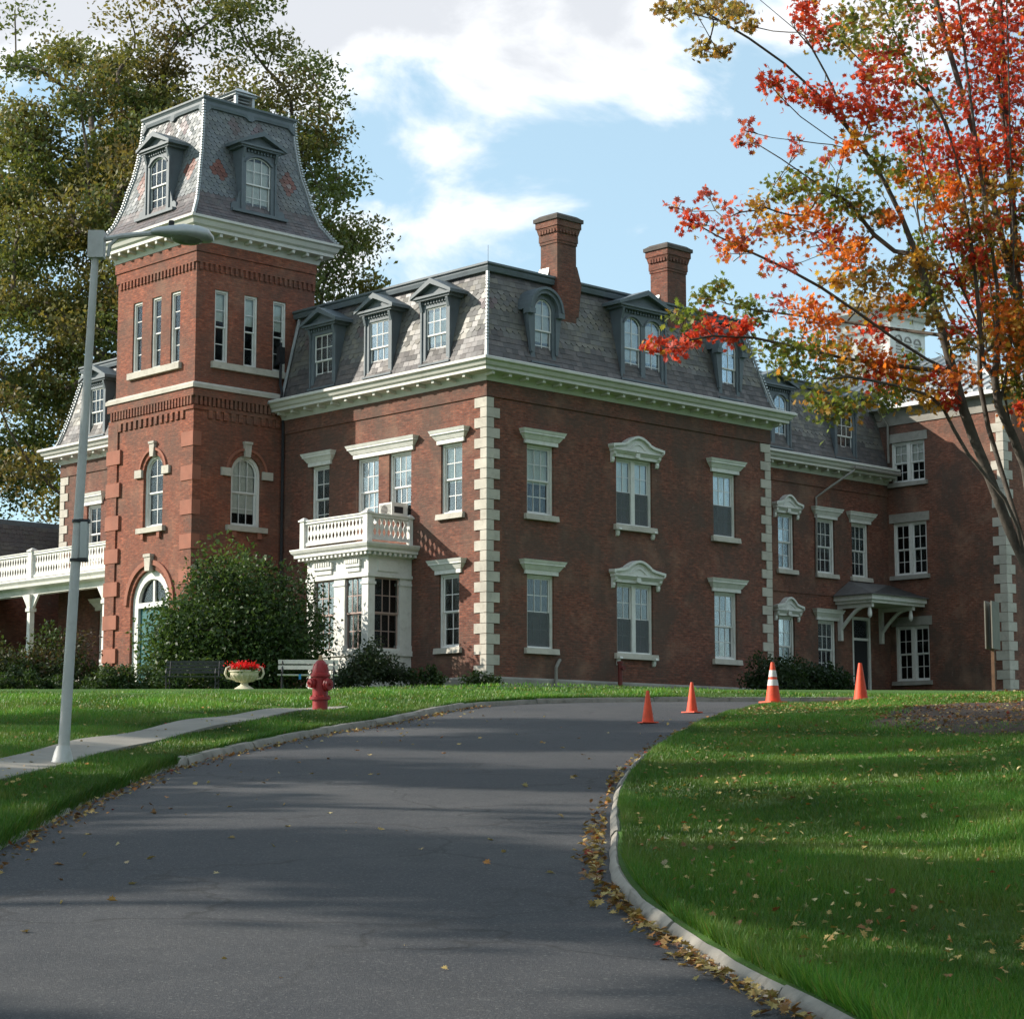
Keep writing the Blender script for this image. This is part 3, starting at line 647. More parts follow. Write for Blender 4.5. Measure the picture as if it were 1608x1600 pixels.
# ------------------------------------------------------------------ dormers (local axes as for windows)
def dormer(B, face, c, a, zb, w, h, style='gable', cells=1, depth=1.1, ledge=False, grid=(3, 2)):
    """w, h: the glazed opening; part mesh = front and cheeks"""
    loc, rz = B.at(face, c, a, zb); d = MB(); fw = .17; tw = w * cells + (cells - 1) * .2 + 2 * fw
    arch = {'gable': 0, 'arch': w / 2, 'seg': .22}[style]; ht = h + .24
    hol = [((-(cells - 1) / 2 + k) * (w + .2), w, 0, h, arch) for k in range(cells)]
    hh = [(x, ww, 0.0, hz, ar) for x, ww, z_, hz, ar in hol]
    if style == 'arch':
        # jambs and round head
        d.ring(arch_pts(0, w, h - arch, arch), arch_pts(0, w + 2 * fw, h - arch, arch + fw), 0, .12)
        for sx in (-1, 1): d.box(*sorted((sx * w / 2, sx * (w / 2 + fw))), 0, .12, -.06, h - arch)
        d.ring(arch_pts(0, w + 2 * fw - .02, h - arch, arch + fw - .01), arch_pts(0, w + 2 * fw, h - arch, arch + fw), .1, depth)
        for sx in (-1, 1): d.box(*sorted((sx * (w / 2 + fw - .04), sx * (w / 2 + fw))), .121, depth, -.06, h - arch)
    else:
        wall(d, 'R', 0, -tw / 2, tw / 2, -.06, ht, hh, .14)
        for sx in (-1, 1): d.box(*sorted((sx * (tw / 2 - .05), sx * tw / 2)), .003, depth, -.06, ht)
        for sx in (-1, 1): d.box(*sorted((sx * (tw / 2 - .03), sx * (tw / 2 + .035))), -.04, .02, -.02, ht - .16)       # pilasters
        for x, ww, _, hz, ar in hol:
            if ar: d.ring(arch_pts(x, ww + .02, hz - ar, ar + .01, 12), arch_pts(x, ww + .14, hz - ar, ar + .07, 12), -.035, .02)
    root = link('dormer', d.mesh('dormer', M['dormer']), B.o, loc, (0, 0, rz))
    # hood
    r = MB()
    if style == 'arch':
        q = w / 2 + fw
        r.ring(arch_pts(0, 2 * q - .02, h - arch, q - .01, 18), arch_pts(0, 2 * q + .22, h - arch, q + .12, 18), -.13, depth)
        r.ring(arch_pts(0, 2 * q + .2, h - arch, q + .11, 18), arch_pts(0, 2 * q + .36, h - arch, q + .19, 18), -.19, depth)
        for sx in (-1, 1): r.box(*sorted((sx * (q - .05), sx * (q + .22))), -.17, .1, h - arch - .16, h - arch)
        for sx in (-1, 1): r.prism([(sx * (q - .06), h * .12), (sx * (q + .03), h * .12), (sx * (q + .17), h - arch - .16), (sx * (q - .06), h - arch - .16)], -.05, .06)
    else:
        ov = .24; x = tw / 2 + ov; rise = .40 if cells == 1 else .46; z = ht
        r.box(-x + .1, x - .1, -.16, depth, z - .015, z + .09)
        tri = [(-x, z + .09), (x, z + .09), (0, z + .09 + rise)]
        r.prism(tri, -.06, depth + .5)
        # raking cornices
        for sx in (-1, 1):
            r.prism([(sx * (x + .06), z + .06), (sx * (x + .06), z + .16), (0, z + .16 + rise + .06), (0, z + .09 + rise - .04)], -.26, depth + .5)
        r.box(-x, x, -.22, -.05, z + .05, z + .12)
        n = int(tw / .13)
        for i in range(n): r.box(-tw / 2 + .06 + i * .13, -tw / 2 + .12 + i * .13, -.06, .02, z - .12, z - .03)
        for sx in (-1, 1): r.prism([(0, z - .34), (-.05, z - .32), (-.13, z - .06), (-.13, z - .015), (.02, z - .015), (.02, z - .34)], sx * (tw / 2 - .02) - .05, sx * (tw / 2 - .02) + .05, M=lambda xx, yy, zz: (yy, xx, zz))
    r.build('dormer_roof', M['dormer'], root)
    s_ = MB(); s_.box(-tw / 2 - .06, tw / 2 + .06, -.10, .1, -.12, -.061)
    if ledge:
        s_.box(-tw / 2 - .45, tw / 2 + .45, -.16, .1, -.16, -.062)
        for sx in (-1, 1):
            sc = [(tw / 2 + .036, -.06), (tw / 2 + .42, -.06), (tw / 2 + .40, .12), (tw / 2 + .30, .20), (tw / 2 + .20, .18), (tw / 2 + .16, .34), (tw / 2 + .06, .62), (tw / 2 + .036, .62)]
            s_.prism([(sx * p, q) for p, q in sc], 0.005, .07)
    s_.build('sill', M['dormer'], root)
    for x, ww, _, hz, ar in hol:
        st = .045
        sash(root, 'sash', ww, hz * .52, grid[0], grid[1], x, .05, hz * .48, top=ar or None, st=st)
        sash(root, 'sash', ww, hz * .5, grid[0], grid[1], x, .09, 0, st=st)
        link('curtain', cached(('dc', round(ww, 2), round(hz, 2)), lambda: MB().box(-ww / 2 + .02, ww / 2 - .02, .14, .15, hz * .1, hz * .93).mesh('curtain', M['curtain'])), root, (x, 0, 0))
    return root
# ------------------------------------------------------------------ the brick mansion
UM, VM, VS, UW = 13.06, 23.53, 5.4, 27.07
ZC, ZT = 13.87, 17.04
B = Bld('brick_mansion', 0, 0, BZ, 'red brick mansion with slate mansard roof, square tower and white trim', 'house')
G0 = 3.6
# openings ------------------------------------------------------------------
rw = [(2.22, 1.13, 'plain'), (6.37, 1.66, 'double'), (10.72, 1.13, 'plain')]
holesR = [(a, ww, zb, zt, 0) for a, ww, k in rw for zb, zt in ((5.45, 7.66), (9.47, 11.60))]
lw_up = [(1.55, .95), (3.92, 1.05), (5.48, 1.05), (7.86, .90), (18.2, .95), (21.25, .95)]
lw_lo = [(1.64, .90), (17.0, .95), (20.3, .95)]
holesL = [(a, ww, 9.47, 11.60, 0) for a, ww in lw_up] + [(a, ww, 5.45, 7.66, 0) for a, ww in lw_lo]
ws = [(20.6, .95, 'hood'), (23.03, 1.12, 'plain'), (25.22, 1.08, 'plain')]
holesS = [(a, ww, 9.47, 11.62, 0) for a, ww, k in ws] + [(20.55, .95, 5.45, 7.70, 0), (23.0, 1.10, 5.45, 7.66, 0), (25.2, 1.2, 4.95, 7.90, 0)]
mw = MB(); wall(mw, 'R', 0, 0, UM, G0, 13.4, holesR); wall(mw, 'L', 0, 0, VM, G0, 13.4, holesL)
wall(mw, 'E', UM, 0, VS + .3, G0, 13.4); mw.add([(0, VM, G0), (UM, VM, G0), (UM, VM, 13.4), (0, VM, 13.4)], [(0, 1, 2, 3)])
B.add('wall', mw, M['brick'])
mw = MB(); wall(mw, 'R', VS, UM - .3, UW + .3, G0, 13.4, holesS); mw.add([(UM, 16, G0), (UW + .3, 16, G0), (UW + .3, 16, 13.4), (UM, 16, 13.4)], [(0, 1, 2, 3)]); mw.add([(UM, VS + .3, G0), (UM, 16, G0), (UM, 16, 13.4), (UM, VS + .3, 13.4)], [(0, 1, 2, 3)])
B.add('wing_wall', mw, M['brick'])
# inner cross walls and floors so the rooms behind the glass are dark
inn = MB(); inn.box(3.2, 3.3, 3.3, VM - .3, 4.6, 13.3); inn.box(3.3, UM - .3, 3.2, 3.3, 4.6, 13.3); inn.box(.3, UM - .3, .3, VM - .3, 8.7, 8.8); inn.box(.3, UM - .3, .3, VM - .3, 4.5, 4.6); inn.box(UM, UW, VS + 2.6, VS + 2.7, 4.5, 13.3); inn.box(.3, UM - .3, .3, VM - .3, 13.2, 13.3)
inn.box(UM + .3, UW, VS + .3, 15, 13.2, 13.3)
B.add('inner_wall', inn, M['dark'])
# brick frieze, foundation
fz = MB(); sweep(fz, [(UM, VS), (UM, 0), (0, 0), (0, 9.9)], [(0, 12.84), (.045, 12.84), (.045, 13.31), (0, 13.31)]); sweep(fz, [(0, 14.7), (0, VM), (UM, VM)], [(0, 12.84), (.045, 12.84), (.045, 13.31), (0, 13.31)]); sweep(fz, [(UW, VS), (UM, VS)], [(0, 12.84), (.045, 12.84), (.045, 13.31), (0, 13.31)])
sweep(fz, [(UW, VS), (UM, VS)], [(0, 8.62), (.04, 8.62), (.04, 8.8), (0, 8.8)])
B.add('frieze', fz, M['brick'])
fd = MB(); sweep(fd, [(UM, VS), (UM, 0), (0, 0), (0, 9.9)], [(-.1, G0), (.07, G0), (.07, 4.50), (.03, 4.56), (-.1, 4.56)]); sweep(fd, [(0, 14.7), (0, VM), (UM, VM)], [(-.1, G0), (.07, G0), (.07, 4.50), (.03, 4.56), (-.1, 4.56)])
B.add('foundation', fd, M['foundation'])
# quoins
qz = np.linspace(4.58, 12.82, 28); qh = qz[1] - qz[0]
def quoin(z, ul, vl, i, u0=0, v0=0, h=None, m='stone', du=1):
    h = h or qh; g = .008; pr = .035 + random.uniform(-.004, .006); q = MB()
    q.box(u0 - pr * du if du > 0 else u0 - ul, u0 + ul if du > 0 else u0 + pr, v0 - pr, v0 + vl, z + g, z + h - g); return q
for i, z in enumerate(qz[:-1]):
    ul, vl = ((.26, .50), (.50, .24))[i % 2]; B.add('quoin_stone', quoin(z, ul, vl, i), M['stone'])
    ul, vl = ((.48, .25), (.25, .48))[i % 2]; B.add('quoin_stone', quoin(z, ul, vl, i, UM, 0, du=-1), M['stone'])
    if z > 8.4:
        ul, vl = ((.26, .50), (.50, .26))[i % 2]; q = MB(); pr = .035; q.box(-pr, ul, VM - vl, VM + pr, z + .008, z + qh - .008); B.add('quoin_stone', q, M['stone'])
# cornice ---------------------------------------------------------------------
CP = [(-.05, 13.30), (.07, 13.30), (.10, 13.38), (.14, 13.50), (.50, 13.53), (.50, 13.62), (.57, 13.66), (.62, 13.76), (.70, 13.80), (.70, 13.87), (.66, 13.90), (-.1, 13.93)]
cn = MB(); sweep(cn, [(UM, VS + .1), (UM, 0), (0, 0), (0, 9.9)], CP); c1 = B.add('cornice', cn, M['cream'])
cn = MB(); sweep(cn, [(0, 14.7), (0, VM), (UM, VM)], CP); c2 = B.add('cornice', cn, M['cream'])
cn = MB(); sweep(cn, [(UW, VS), (UM + .72, VS)], CP); c3 = B.add('cornice', cn, M['cream'])
brk = MB().prism([(-.10, 13.40), (-.42, 13.43), (-.43, 13.53), (-.10, 13.53)], -.055, .055, M=lambda x, y, z: (y, x, z))
brk.v = [(x, y, z - BZ) for x, y, z in brk.v]; brk_me = brk.mesh('bracket', M['cream'])
def brackets(face, c, a0, a1, n, par):
    for a in np.linspace(a0, a1, n):
        l, rz = B.at(face, c, float(a), BZ); link('bracket', brk_me, par, l, (0, 0, rz))
brackets('R', 0, -.12, UM + .12, 20, c1); brackets('L', 0, .56, 9.6, 14, c1); brackets('E', UM, .5, 4.9, 7, c1); brackets('L', 0, 15.0, VM + .1, 13, c2); brackets('R', VS, UM + .9, UW - .3, 20, c3)
# mansard ----------------------------------------------------------------------
PR = [(-.16, 13.92), (-.06, 14.12), (.05, 14.5), (.20, 15.1), (.36, 15.8), (.50, 16.45), (.58, 16.86)]
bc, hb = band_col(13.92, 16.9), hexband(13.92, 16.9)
def roof_part(name, calls, top=None):
    s_, bk = MB(), MB()
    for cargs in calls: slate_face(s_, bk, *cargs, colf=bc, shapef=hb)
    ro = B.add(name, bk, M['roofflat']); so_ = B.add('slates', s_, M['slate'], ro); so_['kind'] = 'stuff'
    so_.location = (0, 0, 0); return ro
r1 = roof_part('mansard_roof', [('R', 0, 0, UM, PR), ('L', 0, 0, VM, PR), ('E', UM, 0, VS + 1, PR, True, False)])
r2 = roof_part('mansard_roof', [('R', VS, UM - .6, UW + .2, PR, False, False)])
# top moulding and flat roof
TP = [(-.50, 16.80), (-.44, 16.80), (-.40, 16.92), (-.42, 16.96), (-.36, 17.0), (-.36, 17.06), (-.6, 17.08), (-.6, 16.8)]
tm = MB(); sweep(tm, [(UM, VS + .6), (UM, 0), (0, 0), (0, VM), (UM, VM)], TP); sweep(tm, [(UW + .2, VS), (UM - .5, VS)], TP); B.add('roof_moulding', tm, M['dormer'])
fl = MB(); fl.box(.55, UM - .55, .55, VM - .55, 16.9, 17.07); fl.box(UM - .56, UW + .2, VS + .55, 16, 16.9, 17.06); fl.box(UM - .62, UM - .5, VS, 16, 13.3, 16.95)
B.add('flat_roof', fl, M['roofflat'])
for (u, v, su, sv) in ((0, 0, 1, 1), (UM, 0, -1, 1), (0, VM, 1, -1)):
    hp = MB(); hp.tube([(u + su * (i - .03), v + sv * (i - .03), z) for i, z in PR], .045, 6)
    for k in range(34):
        t = k / 34 * .985; i, z = np.interp(t, np.linspace(0, 1, 7), [p[0] for p in PR]), np.interp(t, np.linspace(0, 1, 7), [p[1] for p in PR])
        hp.box(u + su * (i - .07) - .04, u + su * (i - .07) + .04, v + sv * (i - .07) - .04, v + sv * (i - .07) + .04, z, z + .05)
    B.add('hip_flashing', hp, M['flash'])
# dormers
for a in (2.34, 11.02): dormer(B, 'R', -.03, a, 14.2, .74, 1.92, 'arch', 1, .9, grid=(2, 2))
dormer(B, 'R', -.03, 6.8, 14.2, .76, 1.97, 'seg', 2, .9, grid=(2, 2))
for a in (2.26, 4.97, 7.77): dormer(B, 'L', -.03, a, 14.22, .94, 1.68, 'gable', 1, .9)
dormer(B, 'L', -.03, 21.2, 14.22, .86, 1.72, 'gable', 1, .9)
dormer(B, 'R', VS - .03, 19.9, 14.2, .74, 1.97, 'seg', 2, .9, grid=(2, 2)); dormer(B, 'R', VS - .03, 24.36, 14.2, 1.0, 1.68, 'gable', 1, .9)
# chimneys
def chimney(u0, u1, v0, v1, zb, zt, low=False):
    m = MB(); m.box(u0, u1, v0, v1, zb, zt - .95)
    m.box(u0 - .025, u1 + .025, v0 - .025, v1 + .025, zt - .95, zt - .86); m.box(u0 - .045, u1 + .045, v0 - .045, v1 + .045, zt - .86, zt - .62)
    m.frustum((u0 - .05, u1 + .05, v0 - .05, v1 + .05), (u0 - .10, u1 + .10, v0 - .10, v1 + .10), zt - .62, zt - .42)
    m.box(u0 - .12, u1 + .12, v0 - .12, v1 + .12, zt - .42, zt - .22)
    for k in range(6):
        t = u0 + (u1 - u0) * (k + .5) / 6; m.box(t - .04, t + .04, v0 - .10, v0 - .03, zt - .62, zt - .5)
        t = v0 + (v1 - v0) * (k + .5) / 6; m.box(u0 - .10, u0 - .03, t - .04, t + .04, zt - .62, zt - .5)
    if low:
        m.frustum((u0 - .02, u1 + .22, v0 - .02, v1), (u0 - .01, u1 + .03, v0 - .01, v1), 16.95, 17.5); m.frustum((u0 + .05, u1 + .10, v0 + .0, v1), (u0 - .02, u1 + .22, v0 - .02, v1), 15.9, 16.95)
    c = B.add('chimney', m, M['brick'])
    k = MB(); k.box(u0 - .17, u1 + .17, v0 - .17, v1 + .17, zt - .22, zt - .10); k.frustum((u0 - .15, u1 + .15, v0 - .15, v1 + .15), (u0 - .02, u1 + .02, v0 - .02, v1 + .02), zt - .10, zt); B.add('cap', k, M['chimney_cap'], c)
    f = MB(); f.frustum((u0 - .10, u1 + .10, v0 + .35, v1 + .2), (u0 - .015, u1 + .015, v0 + .35, v1 + .02), 17.05, 17.40); B.add('flashing', f, M['flash'], c)
chimney(3.28, 4.12, .32, 1.05, 15.6, 19.10, True); chimney(8.52, 9.44, .45, 1.2, 16.2, 19.12)
# windows
bl = {(0, 0): 0, (0, 1): .55, (1, 0): 0, (1, 1): .5, (2, 0): 0, (2, 1): .52}
for i, (a, ww, k) in enumerate(rw):
    for j, (zb, zt) in enumerate(((5.45, 7.66), (9.47, 11.60))): window(B, 'R', 0, a, zb, zt, ww, k, blind=bl[(i, j)], grid=(3, 2), screen=(i, j) != (2, 0) and (i, j) != (0, 1))
for i, (a, ww) in enumerate(lw_up): window(B, 'L', 0, a, 9.47, 11.60, ww, 'plain' if i not in (1, 2) else 'none', blind=(.55, .35, .8, .3, .6, .6)[i], grid=(3 if i in (1, 2) else 2, 2), sill=i not in (1, 2))
for i, (a, ww) in enumerate(lw_lo): window(B, 'L', 0, a, 5.45, 7.66, ww, 'plain', blind=(0, .5, .3)[i], grid=(2, 2))
l_, rz = B.at('L', 0, 4.70, 11.60); link('long_lintel', lintel_mb(2.62).mesh('long_lintel', M['white']), B.o, l_, (0, 0, rz))
for i, (a, ww, k) in enumerate(ws): window(B, 'R', VS, a, 9.47, 11.62, ww, k, blind=(.5, .6, .75)[i], grid=(2 if i == 0 else 3, 2))
window(B, 'R', VS, 20.55, 5.45, 7.70, .95, 'hood', blind=.9, grid=(2, 2)); window(B, 'R', VS, 23.0, 5.45, 7.66, 1.10, 'plain', blind=.55)
# side door and its canopy
dr = MB(); fbox(dr, 'R', VS, 24.6, 24.72, .02, .2, 4.95, 7.9); fbox(dr, 'R', VS, 25.68, 25.8, .02, .2, 4.95, 7.9); fbox(dr, 'R', VS, 24.72, 25.68, .02, .2, 7.78, 7.9); fbox(dr, 'R', VS, 24.72, 25.68, .04, .18, 6.98, 7.08)
d_ = B.add('side_door', dr, M['white']); lf = MB(); fbox(lf, 'R', VS, 24.72, 25.68, .1, .15, 4.95, 6.98); B.add('leaf', lf, M['dark'], d_); tr_ = MB(); fbox(tr_, 'R', VS, 24.72, 25.68, .1, .11, 7.08, 7.78); B.add('pane', tr_, M['glass'], d_)
cp = MB(); CU0, CU1, CV0 = 23.55, 27.0, VS - 1.75
cp.box(CU0, CU1, CV0, VS, 8.30, 8.42); cp.box(CU0 - .10, CU1, CV0 - .10, VS, 8.42, 8.62); cn_ = B.add('door_canopy', cp, M['white'])
cr = MB(); cr.add([(CU0 - .2, CV0 - .2, 8.62), (CU1, CV0 - .2, 8.62), (CU1, VS - .02, 9.28), (CU0 + .9, VS - .02, 9.28), (CU0 - .2, VS - .02, 8.62)], [(0, 1, 2, 3), (0, 3, 4), (0, 4, 2, 1)]); cr.box(CU0 - .2, CU1, CV0 - .2, VS - .03, 8.6, 8.64); B.add('roof', cr, M['roofslate'], cn_)
for u in (23.75, 26.4):
    k = MB(); k.box(u - .07, u + .07, VS - .16, VS + .01, 6.9, 8.3); k.box(u - .07, u + .07, CV0 + .1, VS - .16, 8.14, 8.29)
    pts = [(u, VS - .12 - 1.15 * t, 7.35 + .85 * math.sin(t * 1.45)) for t in np.linspace(0, 1, 8)]; k.tube(pts, .075, 6); k.lathe([(.02, 7.72), (.08, 7.8), (.09, 7.9), (.05, 8.14)], 8, u, CV0 + .25); B.add('bracket', k, M['white'], cn_)
# gutters and downpipes
dp = MB(); dp.tube([(24.0, VS - .72, 13.55), (23.0, VS - .3, 12.85), (22.4, VS - .06, 12.4), (22.35, VS - .06, 9.3)], .045, 6); dp.tube([(24.0, VS - .74, 13.66), (UW - .1, VS - .74, 13.66)], .07, 6); B.add('downpipe', dp, M['pipe'])
dp = MB(); dp.tube([(.55, 9.75, 16.9), (-.16, 9.78, 14.0), (-.72, 9.75, 13.8)], .05, 6); B.add('downpipe', dp, M['flash'])
dp = MB(); dp.tube([(-.08, 9.78, 13.3), (-.08, 9.78, 4.4)], .05, 6); B.add('downpipe', dp, M['iron'])
dp = MB(); dp.tube([(2.95, -.08, 5.15), (2.75, -.12, 4.9), (2.75, -.12, 4.2)], .055, 6); B.add('downpipe', dp, M['pipe'])
# lightning rods
lr = MB()
for u, v, z in ((.7, .7, 17.07),): lr.tube([(u, v, z), (u, v, z + .6)], .006, 5)
B.add('lightning_rod', lr, M['iron'])

# ---------------------------------------------------------------- tower
T0, T1, TV0, TV1 = -3.56, 1.35, 9.9, 14.7
hT_R = [(-1.45, 1.20, 9.67, 12.0, .6)]; hT_L = [(12.10, 1.12, 9.67, 12.05, .56), (12.15, 2.2, 4.3, 8.3, 1.1)]
tw_ = MB(); wall(tw_, 'R', TV0, T0, T1, G0, 14.05, hT_R, .3); wall(tw_, 'L', T0, TV0, TV1, G0, 14.05, hT_L, .34)
tw_.add([(T0, TV1, G0), (T1, TV1, G0), (T1, TV1, 14.05), (T0, TV1, 14.05)], [(0, 1, 2, 3)])
ui, vi = .05, .1                                             # the upper stage steps in
UR = [-2.50, -1.33, -.155]; VR = [13.30, 12.19, 11.10]
wall(tw_, 'R', TV0 + ui, T0 + ui, T1 - ui, 14.05, 18.95, [(a, .54, 14.93, 17.32, 0) for a in UR], .22); wall(tw_, 'L', T0 + ui, TV0 + ui, TV1 - .2, 14.05, 18.95, [(a, .54, 14.93, 17.32, 0) for a in VR], .22)
tw_.add([(T0 + ui, TV1 - .2, 14.05), (T1 - ui, TV1 - .2, 14.05), (T1 - ui, TV1 - .2, 18.95), (T0 + ui, TV1 - .2, 18.95)], [(0, 1, 2, 3)]); tw_.add([(T1 - ui, TV0 + ui, 13), (T1 - ui, TV1 - .2, 13), (T1 - ui, TV1 - .2, 18.95), (T1 - ui, TV0 + ui, 18.95)], [(0, 1, 2, 3)])
B.add('tower_wall', tw_, M['brick_tower'])
# the rooms are kept dark by a floor and core
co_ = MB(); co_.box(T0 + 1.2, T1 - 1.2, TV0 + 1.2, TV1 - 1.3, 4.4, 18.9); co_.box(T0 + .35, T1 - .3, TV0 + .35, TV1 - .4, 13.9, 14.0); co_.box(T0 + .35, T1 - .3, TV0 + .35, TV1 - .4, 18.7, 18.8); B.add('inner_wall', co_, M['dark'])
loop_low = [(T1, TV0), (T0, TV0), (T0, TV1), (T1, TV1)]; loop_up = [(T1 - ui, TV0 + ui), (T0 + ui, TV0 + ui), (T0 + ui, TV1 - .2), (T1 - ui, TV1 - .2)]
bc_ = MB(); sweep(bc_, loop_low, [(-.08, 13.98), (.14, 13.98), (.14, 14.10), (.06, 14.18), (-.08, 14.20)]); B.add('belt_course', bc_, M['stone'])
for lp, pf in ((loop_low, [(-.02, 13.72), (.09, 13.72), (.09, 13.98), (-.02, 13.98)]), (loop_low, [(-.02, 13.30), (.045, 13.30), (.045, 13.42), (-.02, 13.42)]),
               (loop_up, [(-.02, 18.46), (.09, 18.46), (.09, 18.95), (-.02, 18.95)]), (loop_up, [(-.02, 18.12), (.05, 18.12), (.05, 18.455), (-.02, 18.455)])):
    tb = MB(); sweep(tb, lp, pf); B.add('brick_band', tb, M['brick_tower'])
dn = MB()
for a in np.arange(T0 + .02, 0, .17): fbox(dn, 'R', TV0, a, a + .09, -.085, .02, 13.44, 13.72)
for a in np.arange(TV0 + .02, TV1 - .05, .17): fbox(dn, 'L', T0, a, a + .09, -.085, .02, 13.44, 13.72)
for a in np.arange(T0 + .55, 0, .30): fbox(dn, 'R', TV0, a, a + .16, -.055, .02, 13.04, 13.30)
for a in np.arange(TV0 + .5, TV1 - .5, .30): fbox(dn, 'L', T0, a, a + .16, -.055, .02, 13.04, 13.30)
for a in np.arange(T0 + ui + .1, T1 - .1, .20): fbox(dn, 'R', TV0 + ui, a, a + .10, -.05, .02, 17.88, 18.12)
for a in np.arange(TV0 + ui + .1, TV1 - .3, .20): fbox(dn, 'L', T0 + ui, a, a + .10, -.05, .02, 17.88, 18.12)
o_ = B.add('dentil_course', dn, M['brick_tower']); o_['kind'] = 'stuff'
# corner pilasters with rusticated blocks
pl = MB(); fbox(pl, 'L', T0, TV1 - .52, TV1 + .04, -.055, .05, G0, 13.30); pl.box(T0 - .054, T0 + .3, TV1 - .02, TV1 + .05, G0, 13.3); B.add('pilaster', pl, M['brick_tower'])
for k in range(8):
    z = 12.42 - 1.1 * k
    if z - .47 < G0: break
    q = MB(); fbox(q, 'L', T0, TV1 - .72, TV1 + .09, -.08, .04, z - .47, z); B.add('rusticated_block', q, M['brownstone'])
    q = MB(); q.box(T0 - .03, T0 + .30, TV0 - .03, TV0 + .62, z - .30, z + .17); B.add('rusticated_block', q, M['brownstone'])
for a, ww, zb, zt, rs in hT_R: arched_window(B, 'R', TV0, a, zb, zt, ww, (3, 2))
arched_window(B, 'L', T0, 12.10, 9.67, 12.05, 1.12, (2, 2))
def slit(face, c, a):
    loc, rz = B.at(face, c, a, 14.93); f = MB(); w_, h_ = .54, 2.39
    f.box(-.27, -.205, .05, .19, 0, h_); f.box(.205, .27, .05, .19, 0, h_); f.box(-.205, .205, .05, .19, h_ - .065, h_); f.box(-.205, .205, .04, .19, 0, .07)
    wn = link('window', cached('slit', lambda: f.mesh('window', M['white'])), B.o, loc, (0, 0, rz)); sash(wn, 'sash', .41, 1.15, 1, 2, 0, .10, 1.17, st=.04); sash(wn, 'sash', .41, 1.13, 1, 2, 0, .14, .07, st=.04)
    link('blind', cached('slb', lambda: MB().box(-.2, .2, .185, .19, 0, .9).mesh('blind', M['blind'])), wn, (0, 0, .1 if face == 'L' else 1.4))
for a in UR: slit('R', TV0 + ui, a)
for a in VR: slit('L', T0 + ui, a)
sl_ = MB(); fbox(sl_, 'R', TV0 + ui, -2.9, .2, -.12, .15, 14.72, 14.93); B.add('long_sill', sl_, M['stone']); sl_ = MB(); fbox(sl_, 'L', T0 + ui, 10.7, 13.7, -.12, .15, 14.72, 14.93); B.add('long_sill', sl_, M['stone'])
# cornice of the tower
TC = [(-.05, 18.80), (.10, 18.80), (.13, 18.92), (.16, 19.02), (.46, 19.06), (.46, 19.16), (.54, 19.22), (.60, 19.36), (.68, 19.40), (.68, 19.48), (-.1, 19.56)]
tcn = MB(); sweep(tcn, [(-1.1, TV0 + ui)] + loop_up[1:] + [loop_up[0], (-1.1, TV0 + ui)], TC); tcn.box(T0, T1, TV0, TV1 - .2, 19.45, 19.55); c4 = B.add('tower_cornice', tcn, M['cream'])
for a in np.linspace(T0 + .1, T1 - .1, 9): l_, rz = B.at('R', TV0 + ui, float(a), BZ + 5.52); link('bracket', brk_me, c4, l_, (0, 0, rz))
for a in np.linspace(TV0 + .15, TV1 - .3, 9): l_, rz = B.at('L', T0 + ui, float(a), BZ + 5.52); link('bracket', brk_me, c4, l_, (0, 0, rz))
# bell-cast slate roof
TP_ = [(-.42, 19.54), (-.27, 19.76), (-.03, 20.14), (.17, 20.75), (.32, 21.42), (.42, 21.8), (.52, 22.4), (.60, 23.1), (.64, 23.75)]
def tcol(cen):
    def f(a, z, r):
        if z < 20.45: return random.choice([(.125, .105, .108), (.11, .10, .103), (.14, .115, .115)])
        for dz, da in ((21.35, 1.42), (21.35, -1.42)):
            d = abs(a - cen - da) * 1.5 + abs(z - dz)
            if d < .50: return (.26, .20, .18) if d < .12 else random.choice([(.20, .08, .06), (.17, .07, .055)])
        for dz, da in ((23.0, .32), (23.0, -.62)):
            if abs(a - cen - da) * 1.5 + abs(z - dz) < .40: return random.choice([(.15, .12, .125), (.16, .115, .12)])
        return random.choice([(.165, .18, .19), (.145, .16, .17), (.19, .205, .205), (.16, .175, .175)])
    return f
s_, bk = MB(), MB(); sh = lambda r, z: z > 20.45
slate_face(s_, bk, 'R', TV0, T0, T1, TP_, colf=tcol(-1.1), shapef=sh, w=.21, ex=.15); slate_face(s_, bk, 'L', T0, TV0, TV1 - .1, TP_, colf=tcol(12.2), shapef=sh, w=.21, ex=.15); slate_face(s_, bk, 'E', T1, TV0, TV1 - .1, TP_, colf=tcol(12.2), shapef=sh, w=.21, ex=.15)
bk.add([(T0 + i, TV1 - .1 - i, z) for i, z in TP_] + [(T1 - i, TV1 - .1 - i, z) for i, z in TP_], [(k, k + 1, k + 10, k + 9) for k in range(8)])
ro = B.add('tower_roof', bk, M['roofflat']); o_ = B.add('slates', s_, M['slate'], ro); o_['kind'] = 'stuff'
tt = MB(); lt = [(-1.1, TV0), (T0, TV0), (T0, TV1 - .1), (T1, TV1 - .1), (T1, TV0), (-1.1, TV0)]
sweep(tt, lt, [(-.66, 23.62), (-.58, 23.62), (-.58, 23.74), (-.55, 23.79), (-.51, 23.83), (-.51, 23.89), (-.66, 23.92)]); tt.box(T0 + .6, T1 - .6, TV0 + .6, TV1 - .7, 23.8, 23.93)
